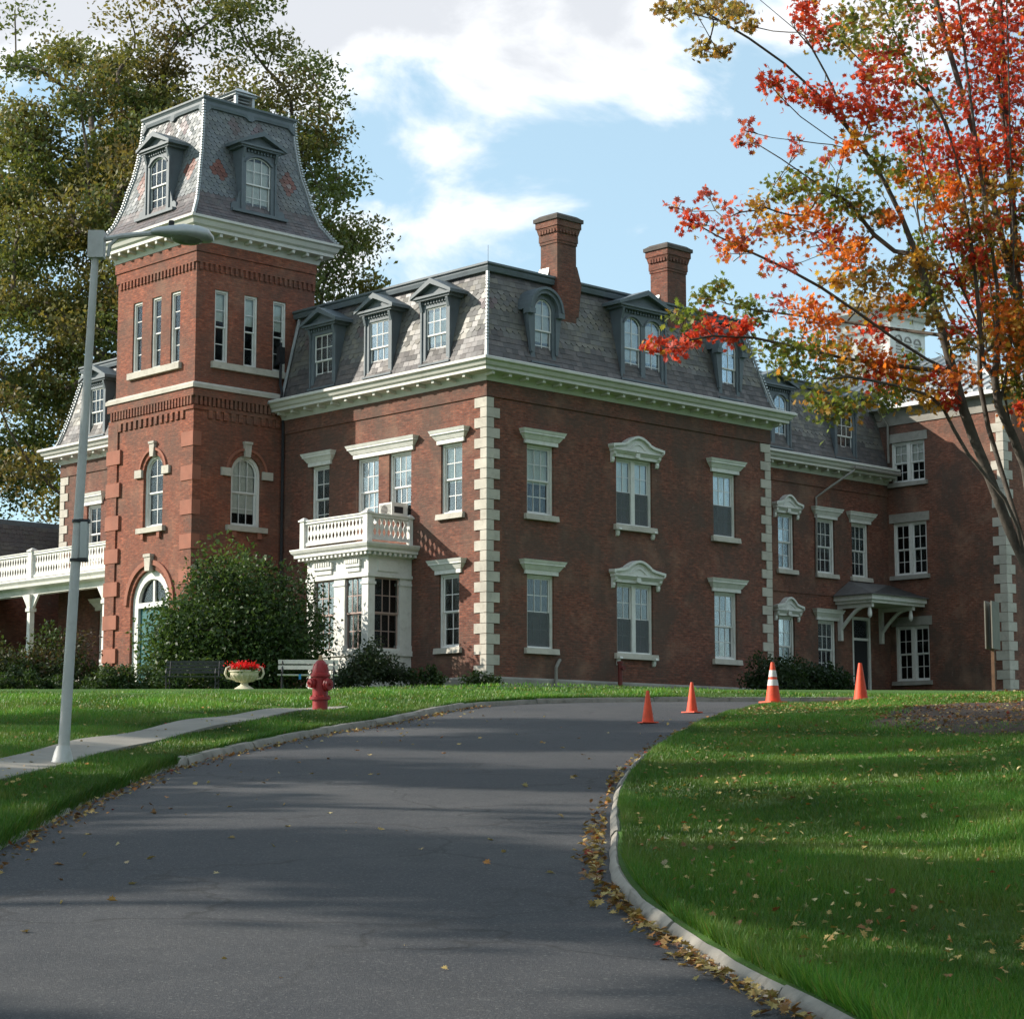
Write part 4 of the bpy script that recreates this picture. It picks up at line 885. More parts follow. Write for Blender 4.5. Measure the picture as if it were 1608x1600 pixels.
# scalloped valance under the top moulding
def valance(face, c, a0, a1):
    m = fmap(face, c); n = 29
    for k in range(n):
        t0, t1 = k / n, (k + 1) / n
        dz = lambda t: .10 + .16 * max(0, 1 - abs(t - .5) / .06) + .22 * max(0, 1 - min(t, 1 - t) / .07)
        V = []
        for t in (t0, t1):
            a = a0 + (a1 - a0) * t
            for d, z in ((.52, 23.62), (.56 - dz(t) * .12, 23.62 - dz(t)), (.62 - dz(t) * .1, 23.62 - dz(t)), (.62, 23.62)): V.append(m(a, d, z))
        tt.add(V, [(0, 1, 5, 4), (1, 2, 6, 5), (2, 3, 7, 6), (3, 0, 4, 7)])
valance('R', TV0, T0 + .62, T1 - .62); valance('L', T0, TV0 + .62, TV1 - .72)
B.add('roof_moulding', tt, M['dormer'])
for (u, v, su, sv) in ((T0, TV0, 1, 1), (T1, TV0, -1, 1), (T0, TV1 - .1, 1, -1)):
    hp = MB(); hp.tube([(u + su * (i - .02), v + sv * (i - .02), z) for i, z in TP_], .05, 6)
    for k in range(46):
        i, z, _ = prof_at(TP_, k / 46 * 4.45); hp.box(u + su * (i - .06) - .045, u + su * (i - .06) + .045, v + sv * (i - .06) - .045, v + sv * (i - .06) + .045, z, z + .05)
    B.add('hip_flashing', hp, M['flash'])
dormer(B, 'R', TV0 - .08, -1.20, 20.15, 1.02, 1.84, 'seg', 1, .9, ledge=True); dormer(B, 'L', T0 - .08, 12.10, 20.15, .98, 1.84, 'seg', 1, .9, ledge=True)
vt = MB(); vu, vv = -.36, 12.2; vt.box(vu - .42, vu + .42, vv - .42, vv + .42, 23.9, 24.30)
for sx in (-1, 1):
    for sy in (-1, 1): vt.box(vu + sx * .35 - .05, vu + sx * .35 + .05, vv + sy * .35 - .05, vv + sy * .35 + .05, 24.30, 24.78)
for k in range(4): z = 24.33 + k * .115; vt.frustum((vu - .345, vu + .345, vv - .345, vv + .345), (vu - .30, vu + .30, vv - .30, vv + .30), z, z + .06)
vt.box(vu - .46, vu + .46, vv - .46, vv + .46, 24.78, 24.85); vt.frustum((vu - .54, vu + .54, vv - .54, vv + .54), (vu - .1, vu + .1, vv - .1, vv + .1), 24.85, 25.12); B.add('roof_vent', vt, M['flash'])
# entrance door
loc, rz = B.at('L', T0, 12.15, 4.3); f = MB(); w_, h_ = 2.2, 4.0; rs = 1.1; t = .3
f.ring(arch_pts(0, w_ - 2 * t, h_ - rs, rs - t), arch_pts(0, w_, h_ - rs, rs), .10, .34)
for sx in (-1, 1): f.box(*sorted((sx * (w_ / 2 - t), sx * w_ / 2)), .10, .34, 0, h_ - rs)
f.box(-w_ / 2 + t, w_ / 2 - t, .08, .34, h_ - rs - .12, h_ - rs + .05); f.box(-.05, .05, .16, .26, h_ - rs + .05, h_ - t)
dd = link('entrance_door', f.mesh('entrance_door', M['white']), B.o, loc, (0, 0, rz))
for sx in (-1, 1):
    lf = MB(); lf.box(*sorted((sx * .01, sx * .79)), .2, .26, 0, h_ - rs - .12)
    for z0, z1 in ((.2, .9), (1.05, 2.6)): lf.box(*sorted((sx * .12, sx * .68)), .185, .21, z0, z1)
    lf.build('leaf', M['door'], dd); MB().lathe([(.02, 0), (.035, .02), (.03, .05)], 8).build('handle', M['flash'], dd, (sx * .1, .17, 1.1), (R(90), 0, 0))
MB().prism(arch_pts(0, w_ - 2 * t, h_ - rs, rs - t), .22, .23).build('pane', M['glass'], dd)
k = MB(); k.prism([(-.13, h_ - .05), (.13, h_ - .05), (.18, h_ + .40), (-.18, h_ + .40)], -.14, .05); k.box(-.2, .2, -.17, .05, h_ + .40, h_ + .5); k.build('keystone', M['stone'], dd)
MB().ring(arch_pts(0, w_ + .3, h_ - rs, rs + .15, 20), arch_pts(0, w_ + .62, h_ - rs, rs + .31, 20), -.07, .05).build('hood_mould', M['brownstone'], dd)
# black pipe beside the tower windows
dp = MB(); dp.tube([(-.20, TV0 - .10, 15.9), (-.20, TV0 - .10, 14.5), (-.20, TV0 - .2, 14.2), (-.2, TV0 - .08, 13.7)], .05, 6); dp.box(-.32, -.08, TV0 - .17, TV0 - .03, 15.2, 15.75); B.add('vent_pipe', dp, M['iron'])

# ---------------------------------------------------------------- bay window with balcony
BU, BV0, BV1 = -1.71, 3.35, 6.3
by = MB(); by.box(BU, .02, BV0, BV1, G0, 5.40); by.box(BU - .06, .02, BV0 - .06, BV1 + .06, 5.26, 5.42)
bay = B.add('bay_window', by, M['white'])
by = MB(); by.box(BU, .02, BV0, BV1, 7.66, 8.30); by.box(BU - .05, .02, BV0 - .05, BV1 + .05, 7.6, 7.70); B.add('entablature', by, M['white'], bay)
def pil(u0, u1, v0, v1):
    m = MB(); m.box(u0, u1, v0, v1, 5.42, 7.6); m.box(u0 - .03, u1 + .03, v0 - .03, v1 + .03, 5.42, 5.58); m.box(u0 - .03, u1 + .03, v0 - .03, v1 + .03, 7.38, 7.46); B.add('pilaster', m, M['white'], bay)
pil(BU, BU + .26, BV0, BV0 + .30); pil(BU, BU + .26, BV1 - .35, BV1); pil(BU, BU + .2, 4.46, 4.98); pil(-.46, 0, BV0, BV0 + .2); pil(-.46, 0, BV1 - .2, BV1)
for a0, a1 in ((3.72, 4.34), (5.06, 5.86)):
    pn = MB(); fbox(pn, 'L', BU, a0, a1, -.05, .02, 7.78, 7.92); fbox(pn, 'L', BU, a0 - .06, a1 + .06, -.10, .02, 7.921, 8.12)
    for k in range(7): a = a0 + (a1 - a0) * (k + .5) / 7; fbox(pn, 'L', BU, a - .03, a + .03, -.13, .02, 8.02, 8.14)
    B.add('panel', pn, M['white'], bay)
for fc, c, a0, a1, z0, z1 in (('R', BV0, -1.35, -.55, 7.78, 8.1), ('R', BV0, -1.45, -.35, 4.6, 5.15), ('L', BU, 3.6, 4.6, 4.6, 5.15), ('L', BU, 4.9, 6.0, 4.6, 5.15)):
    pn = MB(); fbox(pn, fc, c, a0, a1, -.04, .02, z0, z1); B.add('panel', pn, M['white'], bay)
def baysash(face, c, a, w_, blind=0):
    loc, rz = B.at(face, c, a, 5.42)
    e_ = link('window', MB().box(-w_ / 2, w_ / 2, .02, .14, 0, .05).mesh('window', M['white']), bay, loc, (0, 0, rz))
    for (z, h) in ((1.09, 1.09), (.03, 1.08)):
        # sash bars and panes are sub-parts of the bay
        me = cached(('bsash', round(w_, 2), h), lambda: bars(w_, h, 3, 2, .05, .026).mesh('sash', M['pinksash'])); 
        q = Vector((0, .06 if z > 1 else .1, z)); q.rotate(Matrix.Rotation(rz, 3, 'Z')); link('sash', me, bay, Vector(loc) + q, (0, 0, rz))
        pw, ph = (w_ - .1) / 3, (h - .1) / 2; pm = cached(('pane', round(pw, 3), round(ph, 3)), lambda: MB().box(-pw / 2, pw / 2, 0, .004, 0, ph).mesh('pane', M['glass']))
        for i in range(3):
            for j in range(2):
                q = Vector((-w_ / 2 + .05 + pw * (i + .5), .08 if z > 1 else .12, z + .05 + ph * j)); q.rotate(Matrix.Rotation(rz, 3, 'Z')); link('pane', pm, bay, Vector(loc) + q, (R(random.uniform(-.4, .4)), 0, rz + R(random.uniform(-.5, .5))))
baysash('L', BU, 4.055, .80); baysash('L', BU, 5.465, .95); baysash('R', BV0, -.955, .98)
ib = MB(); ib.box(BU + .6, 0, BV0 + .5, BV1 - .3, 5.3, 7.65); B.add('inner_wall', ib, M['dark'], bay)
bp_ = [(0.02, BV0), (BU, BV0), (BU, BV1), (0.02, BV1)]
bcn = MB(); sweep(bcn, bp_, [(-.05, 8.22), (.08, 8.22), (.12, 8.30), (.30, 8.34), (.30, 8.42), (.36, 8.48), (.40, 8.56), (.40, 8.60), (-.05, 8.66)]); bcn.box(BU, .02, BV0, BV1, 8.55, 8.65)
for a in np.arange(BV0 - .2, BV1 + .2, .2): fbox(bcn, 'L', BU, a, a + .09, -.26, -.11, 8.24, 8.33)
for a in np.arange(BU - .2, -.05, .2): fbox(bcn, 'R', BV0, a, a + .09, -.26, -.11, 8.24, 8.33)
B.add('cornice', bcn, M['white'], bay)
# balcony rail of sawn boards
def baluster_me(h):
    n = 12; pts = []
    for k in range(n + 1):
        t = k / n; wv = .055 + .030 * math.cos(t * 4 * math.pi); pts.append((wv, t * h))
    poly = pts + [(-x, z) for x, z in pts[::-1]]; return MB().prism(poly, -.012, .012).mesh('baluster', M['white'])
balcony = empty('balcony', (BU - B.u, BV0 - B.v, 8.66 - BZ), 0, B.o)
BAL = baluster_me(.58)
def rail_run(par, off, face, c, a0, a1, z0, sp=.165, bal=None, hh=.58, post=True):
    o3 = Vector(off)
    def put(name, mb): mb.v = [(x - off[0], y - off[1], z - off[2]) for x, y, z in mb.v]; mb.build(name, M['white'], par)
    r_ = MB(); fbox(r_, face, c, a0, a1, -.05, .05, z0, z0 + .09); put('bottom_rail', r_)
    r_ = MB(); fbox(r_, face, c, a0, a1, -.06, .06, z0 + .09 + hh, z0 + .17 + hh); fbox(r_, face, c, a0, a1, -.09, .09, z0 + .171 + hh, z0 + .21 + hh); put('top_rail', r_)
    n = int((a1 - a0) / sp); m = fmap(face, c)
    for k in range(n):
        a = a0 + (a1 - a0) * (k + .5) / n; p = m(a, 0, z0 + .09); link('baluster', bal or BAL, par, (p[0] - off[0], p[1] - off[1], p[2] - off[2]), (0, 0, 0 if face == 'R' else -math.pi / 2))
def newel(par, off, u, v, z0, h, s=.1):
    m = MB(); m.box(u - s, u + s, v - s, v + s, z0, z0 + h); m.box(u - s - .04, u + s + .04, v - s - .04, v + s + .04, z0 + h, z0 + h + .05); m.frustum((u - s - .03, u + s + .03, v - s - .03, v + s + .03), (u - .03, u + .03, v - .03, v + .03), z0 + h + .05, z0 + h + .13)
    m.v = [(x - off[0], y - off[1], z - off[2]) for x, y, z in m.v]; m.build('post', M['white'], par)
off = (BU, BV0, 8.66); bu, bv0, bv1 = BU - .06, BV0 - .02, BV1 + .1
rail_run(balcony, off, 'L', bu, bv0 + .1, bv1 - .1, 8.72); rail_run(balcony, off, 'R', bv0, bu + .1, -.02, 8.72); newel(balcony, off, bu, bv0, 8.64, .84); newel(balcony, off, bu, bv1, 8.64, .84); newel(balcony, off, -.1, bv0, 8.64, .80, .07)

# ---------------------------------------------------------------- veranda left of the tower
VU = -2.6
pr = MB(); PV1 = 34
sweep(pr, [(VU, TV1 + .06), (VU, PV1)], [(-.3, 8.10), (.0, 8.10), (.02, 8.28), (.06, 8.32), (.32, 8.36), (.34, 8.46), (.42, 8.56), (.42, 8.62), (-.3, 8.66)]); pr.box(VU, 0.1, TV1 + .06, PV1, 8.5, 8.6); pr.box(VU + .1, 0, TV1 + .06, PV1, 4.75, 4.95)
vr = B.add('veranda', pr, M['white'])
for v in (16.2, 21.1, 26.0, 30.9):
    m = MB(); m.box(VU - .14, VU + .14, v - .14, v + .14, 4.95, 5.6); m.frustum((VU - .10, VU + .10, v - .10, v + .10), (VU - .09, VU + .09, v - .09, v + .09), 5.6, 7.5); m.box(VU - .14, VU + .14, v - .14, v + .14, 7.5, 7.62); m.frustum((VU - .11, VU + .11, v - .11, v + .11), (VU - .18, VU + .18, v - .18, v + .18), 7.62, 8.1)
    for s in (-1, 1): m.prism([(v + s * .12, 7.55), (v + s * .55, 8.10), (v + s * .12, 8.10)], VU - .04, VU + .04, M=lambda x, y, z: (y, x, z))
    B.add('column', m, M['white'], vr)
vbal = empty('veranda_balustrade', (VU - B.u, TV1 - B.v, 8.66 - BZ), 0, B.o); off = (VU, TV1, 8.66)
BAL2 = baluster_me(.72)
prev = TV1 + .12
for v in (21.0, 27.3, 33.6): rail_run(vbal, off, 'L', VU - .05, prev + .1, v - .1, 8.70, .17, BAL2, .72); newel(vbal, off, VU - .05, v, 8.64, 1.0, .12); prev = v
st_ = MB(); st_.box(VU - .2, VU + .1, TV1 + .6, 18.6, 4.9, 5.05); st_.box(VU - .6, VU - .2, TV1 + .8, 18.4, 4.6, 4.8); B.add('step', st_, M['stone'], vr)
# low slate-roofed service wing beyond the veranda
sw = MB(); sw.box(2.5, 12, VM, 33, G0, 9.4); B.add('service_wall', sw, M['brick'])
s_, bk = MB(), MB(); PS = [(-.1, 9.4), (.1, 10.0), (.3, 10.8), (.42, 11.5)]
slate_face(s_, bk, 'L', 2.5, VM, 33, PS, False, False, colf=lambda a, z, r: random.choice(SL_D)); slate_face(s_, bk, 'R', 27.2, -9, 2.5, PS, False, False, colf=lambda a, z, r: random.choice([(.10, .09, .09), (.12, .11, .10)]))
ro = B.add('service_roof', bk, M['roofflat']); o_ = B.add('slates', s_, M['slate'], ro); o_['kind'] = 'stuff'
m_ = MB(); m_.box(-9, 2.45, 27.3, 33, G0, 9.4); B.add('service_wall', m_, M['brick']); m_ = MB(); m_.box(2.9, 12, VM, 33, 11.4, 11.6); m_.box(-9, 2.9, 27.6, 33, 11.41, 11.62); sweep(m_, [(2.5, VM), (2.5, 27.2)], [(-.42, 11.42), (-.1, 11.42), (-.05, 11.6), (-.42, 11.6)]); sweep(m_, [(2.5, VM), (2.5, 27.2)], [(-.1, 9.3), (.2, 9.3), (.25, 9.45), (-.1, 9.45)]); B.add('flat_roof', m_, M['dormer'])
dormer(B, 'L', 2.42, 25.6, 9.5, .62, 1.25, 'gable', 1, .5, grid=(1, 1))

# ------------------------------------------------------------------ end wing with metal hip roof
W = Bld('brick_end_wing', UW, -.1, 4.5, 'plain three-storey brick wing with pale metal hip roof behind the maple', 'house')
W0, W1, WV0, WV1, WZ = UW, 41.0, -.1, 20.0, 16.2
hw = [(4.34, 1.62, 13.36, 15.0, 0), (4.34, 1.62, 9.62, 11.75, 0), (4.34, 1.62, 5.42, 7.60, 0)]
m = MB(); wall(m, 'L', W0, WV0, WV1, G0, WZ, hw); wall(m, 'R', WV0, W0, W1, G0, WZ, [(29.6, 1.2, 5.42, 7.6, 0), (29.6, 1.2, 9.62, 11.75, 0), (29.6, 1.2, 13.36, 15.0, 0)]); m.add([(W1, WV0, G0), (W1, WV1, G0), (W1, WV1, WZ), (W1, WV0, WZ)], [(0, 1, 2, 3)]); m.add([(W0, WV1, G0), (W1, WV1, G0), (W1, WV1, WZ), (W0, WV1, WZ)], [(0, 1, 2, 3)])
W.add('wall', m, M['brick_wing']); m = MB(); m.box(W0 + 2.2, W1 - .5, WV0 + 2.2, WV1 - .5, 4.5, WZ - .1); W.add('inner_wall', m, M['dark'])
for (a, ww, zb, zt, _), bb in zip(hw, (.5, 0, 0)): window(W, 'L', W0, a, zb, zt, ww, 'doublestone', blind=bb, blindmat='curtain')
for zb, zt in ((5.42, 7.6), (9.62, 11.75), (13.36, 15.0)): window(W, 'R', WV0, 29.6, zb, zt, 1.2, 'doublestone')
wq = np.linspace(4.6, 15.6, 31)
for i, z in enumerate(wq[:-1]):
    ul, vl = ((.30, .55), (.55, .28))[i % 2]; q = MB(); h = wq[1] - wq[0]; q.box(W0 - .035, W0 + ul, WV0 - .035, WV0 + vl, z + .008, z + h - .008); W.add('quoin_stone', q, M['stone'])
RZ, sl = 16.5, .45
ev = .55; ru0, rv0, ru1, rv1 = W0 - ev, WV0 - ev, W1 + ev, WV1 + ev; half = (ru1 - ru0) / 2; rt = RZ + half * sl; um = (ru0 + ru1) / 2
m = MB(); m.add([(ru0, rv0, RZ), (ru1, rv0, RZ), (ru1, rv1, RZ), (ru0, rv1, RZ), (um, rv0 + half, rt), (um, rv1 - half, rt)], [(0, 1, 4), (1, 2, 5, 4), (2, 3, 5), (3, 0, 4, 5), (0, 3, 2, 1)])
m.box(ru0 + .02, ru1 - .02, rv0 + .02, rv1 - .02, RZ - .18, RZ - .001)
M['metal_roof'] = worn('metal_roof', (.50, .51, .50), .42, .15, 1.2, (.3, .3, .29), .35, 15, .05, .5, .35)
wr = W.add('roof', m, M['metal_roof'])
sm = MB()
for v in np.arange(rv0 + .3, rv1, .6):
    t = min(v - rv0, rv1 - v, half); sm.add([(ru0, v - .02, RZ), (ru0, v + .02, RZ), (ru0 + t, v + .02, RZ + t * sl), (ru0 + t, v - .02, RZ + t * sl), (ru0, v - .02, RZ + .07), (ru0, v + .02, RZ + .07), (ru0 + t, v + .02, RZ + t * sl + .07), (ru0 + t, v - .02, RZ + t * sl + .07)], [(4, 5, 6, 7), (0, 1, 5, 4), (0, 4, 7, 3), (1, 2, 6, 5)])
for u in np.arange(ru0 + .3, ru1, .6):
    t = min(u - ru0, ru1 - u); sm.add([(u - .02, rv0, RZ), (u + .02, rv0, RZ), (u + .02, rv0 + t, RZ + t * sl), (u - .02, rv0 + t, RZ + t * sl), (u - .02, rv0, RZ + .07), (u + .02, rv0, RZ + .07), (u + .02, rv0 + t, RZ + t * sl + .07), (u - .02, rv0 + t, RZ + t * sl + .07)], [(4, 5, 6, 7), (0, 1, 5, 4), (0, 4, 7, 3), (1, 2, 6, 5)])
o_ = W.add('seam', sm, M['metal_roof'], wr); o_['kind'] = 'stuff'
m = MB(); sweep(m, [(W1, WV0), (W0, WV0), (W0, WV1)], [(0, 15.72), (.05, 15.72), (.08, 16.0), (.16, 16.28), (.5, 16.31), (.5, 16.33), (0, 16.33)]); W.add('eaves', m, M['foundation'])
# louvred cupola
cu0, cu1, cv0, cv1 = 32.5, 35.1, 9.0, 11.9; m = MB(); m.box(cu0, cu1, cv0, cv1, 18.0, 21.9); m.box(cu0 - .12, cu1 + .12, cv0 - .12, cv1 + .12, 21.2, 21.35)
m.frustum((cu0 - .15, cu1 + .15, cv0 - .15, cv1 + .15), (cu0 - .5, cu1 + .5, cv0 - .5, cv1 + .5), 21.75, 22.0); m.box(cu0 - .52, cu1 + .52, cv0 - .52, cv1 + .52, 22.0, 22.12)
cup = W.add('cupola', m, M['white'])
m = MB(); m.frustum((cu0 - .5, cu1 + .5, cv0 - .5, cv1 + .5), (33.6, 34.0, 10.2, 10.7), 22.12, 23.2); W.add('cupola_roof', m, M['metal_roof'], cup)
for face, c, cs in (('R', cv0, (33.1, 33.8, 34.5)), ('L', cu0, (9.6, 10.45, 11.3))):
    for a in cs:
        l_, rz = W.at(face, c, a, 20.1); e_ = MB(); e_.ring(arch_pts(0, .40, .62, .2), arch_pts(0, .52, .62, .26), -.04, .02)
        for k in range(5): e_.frustum((-.19, .19, -.03, .01), (-.19, .19, -.01, .03), .05 + k * .14, .12 + k * .14)
        link('louvre', cached('louvre', lambda: e_.mesh('louvre', M['pipe'])), cup, (Vector(l_)), (0, 0, rz))
m = MB(); m.tube([(W0 - .5, 5.35, 16.3), (W0 - .12, 5.2, 15.7), (W0 - .12, 5.2, 14.2)], .05, 6); W.add('downpipe', m, M['pipe'])
# ------------------------------------------------------------------ street furniture and small things
M['pole'] = worn('pole', (.52, .52, .50), .55, .12, 3, (.30, .28, .25), .4, 25, .1, .5, .1)
M['lamp'] = worn('lamp', (.46, .48, .47), .4, .1, 3, (.3, .3, .28), .3, 20, .03, .5, .3)
M['lens'] = mat('lens', (.16, .18, .12), .2)[0]
M['hydrant'] = worn('hydrant', (.34, .022, .024), .45, .3, 5, (.13, .02, .018), .7, 25, .25, .4)
M['hydrant_top'] = worn('hydrant_top', (.46, .30, .16), .5, .2, 6, (.25, .1, .05), .4, 25, .1)
M['cone'] = worn('cone', (.78, .085, .03), .6, .15, 8, (.38, .07, .04), .6, 25, .05)
M['collar'] = worn('collar', (.74, .72, .68), .45, .08, 8, (.4, .38, .35), .3, 25, .03)
M['urn'] = worn('urn', (.66, .60, .44), .75, .15, 6, (.35, .3, .2), .4, 30, .2)
M['bench_white'] = worn('bench_white', (.62, .61, .54), .6, .15, 6, (.3, .29, .25), .3, 30, .05)
M['bench_dark'] = worn('bench_dark', (.045, .05, .045), .6, .3, 5, (.02, .02, .02), .3, 30, .05)
M['signwood'] = worn('signwood', (.17, .09, .05), .8, .3, 4, (.07, .04, .025), .4, 30, .2)
M['signface'] = worn('signface', (.22, .20, .165), .6, .2, 4, (.25, .22, .16), .4, 30, .05)
M['blue'] = mat('blue', (.03, .25, .55), .5)[0]

def lamp_post():
    x, y = -4.43, 20.75; z = Z(x, y) - .02; root = empty('lamp_post', (x, y, z)); tag(root, 'grey metal street lamp post standing beside the footpath', 'street lamp')
    H = 5.36; dx = .20
    P = lambda h: (dx * h / H, 0, h)
    MB().lathe([(.12, 0), (.12, .05), (.105, .08), (.085, .16), (.064, .22)], 16).build('base', M['pole'], root, smooth=40)
    MB().tube([P(.1), P(1.8), P(3.6), P(H)], [.057, .050, .043, .036], 18).build('pole', M['pole'], root, smooth=50)
    b = MB(); b.box(.03, .10, -.05, .05, 2.08, 2.44); b.v = [(p[0] + dx * 2.2 / H + .01, p[1], p[2]) for p in b.v]; b.build('junction_box', M['lamp'], root)
    for h in (2.06, 2.45):
        c = MB(); c.tube([P(h - .015), P(h + .015)], .062, 16); c.box(dx * h / H, dx * h / H + .115, -.045, .045, h - .015, h + .02); c.build('clamp', M['iron'], root)
    tx = dx
    a = MB(); a.box(tx - .075, tx + .085, -.065, .065, H - .22, H + .06); a.tube([(tx + .08, 0, H - .02), (tx + .25, 0, H + .01), (tx + .62, 0, H + .05)], .028, 8); a.tube([(tx + .12, 0, H - .2), (tx + .14, 0, H - .08), (tx + .24, 0, H + .02), (tx + .5, 0, H + .045)], .02, 8); a.build('arm', M['pole'], root, smooth=40)
    # cobra head: lofted ellipses
    V = []; F = []; n = 14; st = [(0, .04, .035, .05), (.06, .07, .055, .05), (.18, .11, .075, .045), (.33, .17, .105, .03), (.48, .175, .10, .015), (.58, .14, .08, 0.0), (.63, .05, .03, -.015)]
    for s, wy, hz, zc in st:
        for k in range(n):
            t = 2 * math.pi * k / n; V.append((tx + .56 + s, wy * math.cos(t), H + zc + (hz if math.sin(t) > 0 else hz * .62) * math.sin(t)))
    for i in range(len(st) - 1):
        for k in range(n): F.append((i * n + k, i * n + (k + 1) % n, (i + 1) * n + (k + 1) % n, (i + 1) * n + k))
    F += [tuple(range(n)), tuple((len(st) - 1) * n + k for k in range(n))]
    hd = MB(); hd.add(V, F); hd = hd.build('lamp_head', M['lamp'], root, smooth=60)
    MB().lathe([(.02, -.075), (.07, -.068), (.12, -.04), (.135, -.005)], 16, tx + .56 + .38, 0, 1.35, 1).build('lens', M['lens'], hd, (0, 0, H), smooth=60)
    MB().lathe([(.03, 0), (.03, .05), (.025, .06)], 10).build('photocell', M['iron'], hd, (tx + .56 + .2, 0, H + .115))
lamp_post()

def hydrant():
    x, y = -2.90, 31.7; z = Z(x, y) - .02; root = empty('fire_hydrant', (x, y, z), R(-20)); root.scale = (.86, .86, 1.02); tag(root, 'red cast-iron fire hydrant with a rusty tan cap on the grass', 'hydrant')
    MB().lathe([(.17, 0), (.17, .04), (.135, .05), (.135, .20), (.185, .21), (.185, .25), (.14, .26), (.135, .5), (.14, .54), (.175, .55), (.175, .585), (.15, .595)], 20).build('barrel', M['hydrant'], root, smooth=35)
    b = MB(); b.lathe([(.15, .595), (.15, .63), (.14, .68), (.115, .73), (.08, .775), (.06, .79)], 20)
    for k in range(8): t = k * math.pi / 4; b.tube([(.145 * math.cos(t), .145 * math.sin(t), .62), (.115 * math.cos(t), .115 * math.sin(t), .735)], .012, 5)
    b.build('bonnet', M['hydrant'], root, smooth=35)
    MB().lathe([(.055, .79), (.055, .81), (.035, .82), (.035, .86), (.02, .87)], 6).build('operating_nut', M['hydrant_top'], root)
    for ang, r, zz in ((0, .085, .43), (100, .065, .45), (-100, .065, .45)):
        m = MB(); m.lathe([(r * .8, .10), (r * .8, .15), (r * 1.15, .155), (r * 1.15, .19), (r, .20), (r, .235), (.02, .24), (.02, .275)], 12); m.build('nozzle', M['hydrant'], root, (0, 0, zz), (0, R(90), R(ang - 20)), smooth=35)
    for k in range(8): t = k * math.pi / 4; MB().lathe([(.014, .25), (.014, .275)], 6, .165 * math.cos(t), .165 * math.sin(t)).build('bolt', M['hydrant'], root)
hydrant()

def cone(x, y, h, lab, collars=False, rz=.3, tilt=0):
    root = empty('traffic_cone', (x, y, Z(x, y) + .004 + (.02 * math.sin(math.pi * float((x - kl(y)) / (kr(y) - kl(y)))) if kl(y) < x < kr(y) else 0)), rz); root.rotation_euler.x = tilt; tag(root, lab, 'traffic cone', 'orange traffic cones across the drive')
    b = h * .26; m = MB(); t = h * .035
    m.frustum((-b, b, -b, b), (-b * .96, b * .96, -b * .96, b * .96), 0, t); m.build('base', M['cone'], root)
    r = lambda q: h * (.19 - .145 * (q - t) / (h - t))
    MB().lathe([(r(t), t), (r(h * .5), h * .5), (r(h * .97), h * .97), (r(h) * .85, h), (r(h) * .6, h - .005)], 20).build('body', M['cone'], root, smooth=40)
    if collars:
        for z0, z1 in ((.42, .57), (.635, .80)): MB().lathe([(r(z0 * h) + .004, z0 * h), (r(z1 * h) + .004, z1 * h)], 20).build('reflective_collar', M['collar'], root, smooth=40)
cone(1.98, 30.6, .47, 'small plain orange traffic cone nearest the camera on the drive'); cone(2.90, 33.8, .49, 'small plain orange traffic cone between the nearest cone and the striped cone', rz=.9)
cone(4.70, 37.75, .73, 'tall orange traffic cone with two white reflective collars', True, .5); cone(6.72, 40.4, .76, 'plain orange traffic cone half hidden behind the lawn crest', False, .2)

def urn():
    x, y = -6.9, 54.0; z = Z(x, y) + .02; root = empty('stone_urn', (x, y, z)); tag(root, 'cream stone urn with scrolled handles between the two benches', 'urn')
    MB().lathe([(.33, 0), (.33, .06), (.24, .12), (.11, .20), (.09, .26), (.13, .28)], 20).build('foot', M['urn'], root, smooth=40)
    b = MB(); b.lathe([(.12, .27), (.20, .30), (.31, .38), (.36, .46), (.37, .52), (.40, .54), (.40, .57), (.34, .57), (.30, .5), (.05, .48)], 24)
    for k in range(16): t = k * math.pi / 8; b.tube([(.2 * math.cos(t), .2 * math.sin(t), .305), (.31 * math.cos(t), .31 * math.sin(t), .385), (.355 * math.cos(t), .355 * math.sin(t), .46)], .03, 5)
    b.build('bowl', M['urn'], root, smooth=40)
    for s in (-1, 1):
        MB().tube([(s * .28, 0, .36), (s * .44, 0, .38), (s * .50, 0, .50), (s * .46, 0, .64), (s * .38, 0, .68), (s * .36, 0, .60), (s * .41, 0, .57)], .03, 8).build('handle', M['urn'], root, smooth=60)
    return root
urn()

def bench(x, y, rz, wood, metal, lab, w=1.6, seatm=None, dark=False):
    root = empty('garden_bench', (x, y, Z(x, y)), rz); tag(root, lab, 'bench')
    for s in (-1, 1):
        m = MB(); X = s * (w / 2 - .12)
        m.tube([(X, -.24, 0), (X, -.22, .25), (X, -.25, .42)], .022, 6); m.tube([(X, .24, 0), (X, .2, .25), (X, .2, .42), (X, .32, .86)], .022, 6); m.tube([(X, -.25, .42), (X, .2, .42)], .02, 6)
        m.tube([(X, -.23, .40), (X, -.27, .52), (X, -.2, .63), (X, .22, .64)], .018, 6); m.tube([(X, -.22, .2), (X, 0, .28), (X, .2, .2)], .015, 6); m.build('leg', metal, root, smooth=40)
    for k in range(4): MB().box(-w / 2, w / 2, -.25 + k * .12, -.16 + k * .12, .42, .45).build('seat_slat', seatm or wood, root)
    for k in range(2 if not dark else 4):
        z = (.60 + k * .15) if not dark else .54 + k * .09; yy = .22 + (z - .42) * .27; MB().box(-w / 2, w / 2, yy - .015, yy + .015, z, z + (.11 if not dark else .07)).build('back_slat', wood, root)
bench(-5.42, 55.6, R(4), M['bench_white'], M['iron'], 'white slatted garden bench behind the fire hydrant', 1.6, M['bench_white']); bench(-8.45, 55.4, R(-3), M['bench_dark'], M['iron'], 'dark garden bench in the shade of the big shrub', 1.55, None, True)
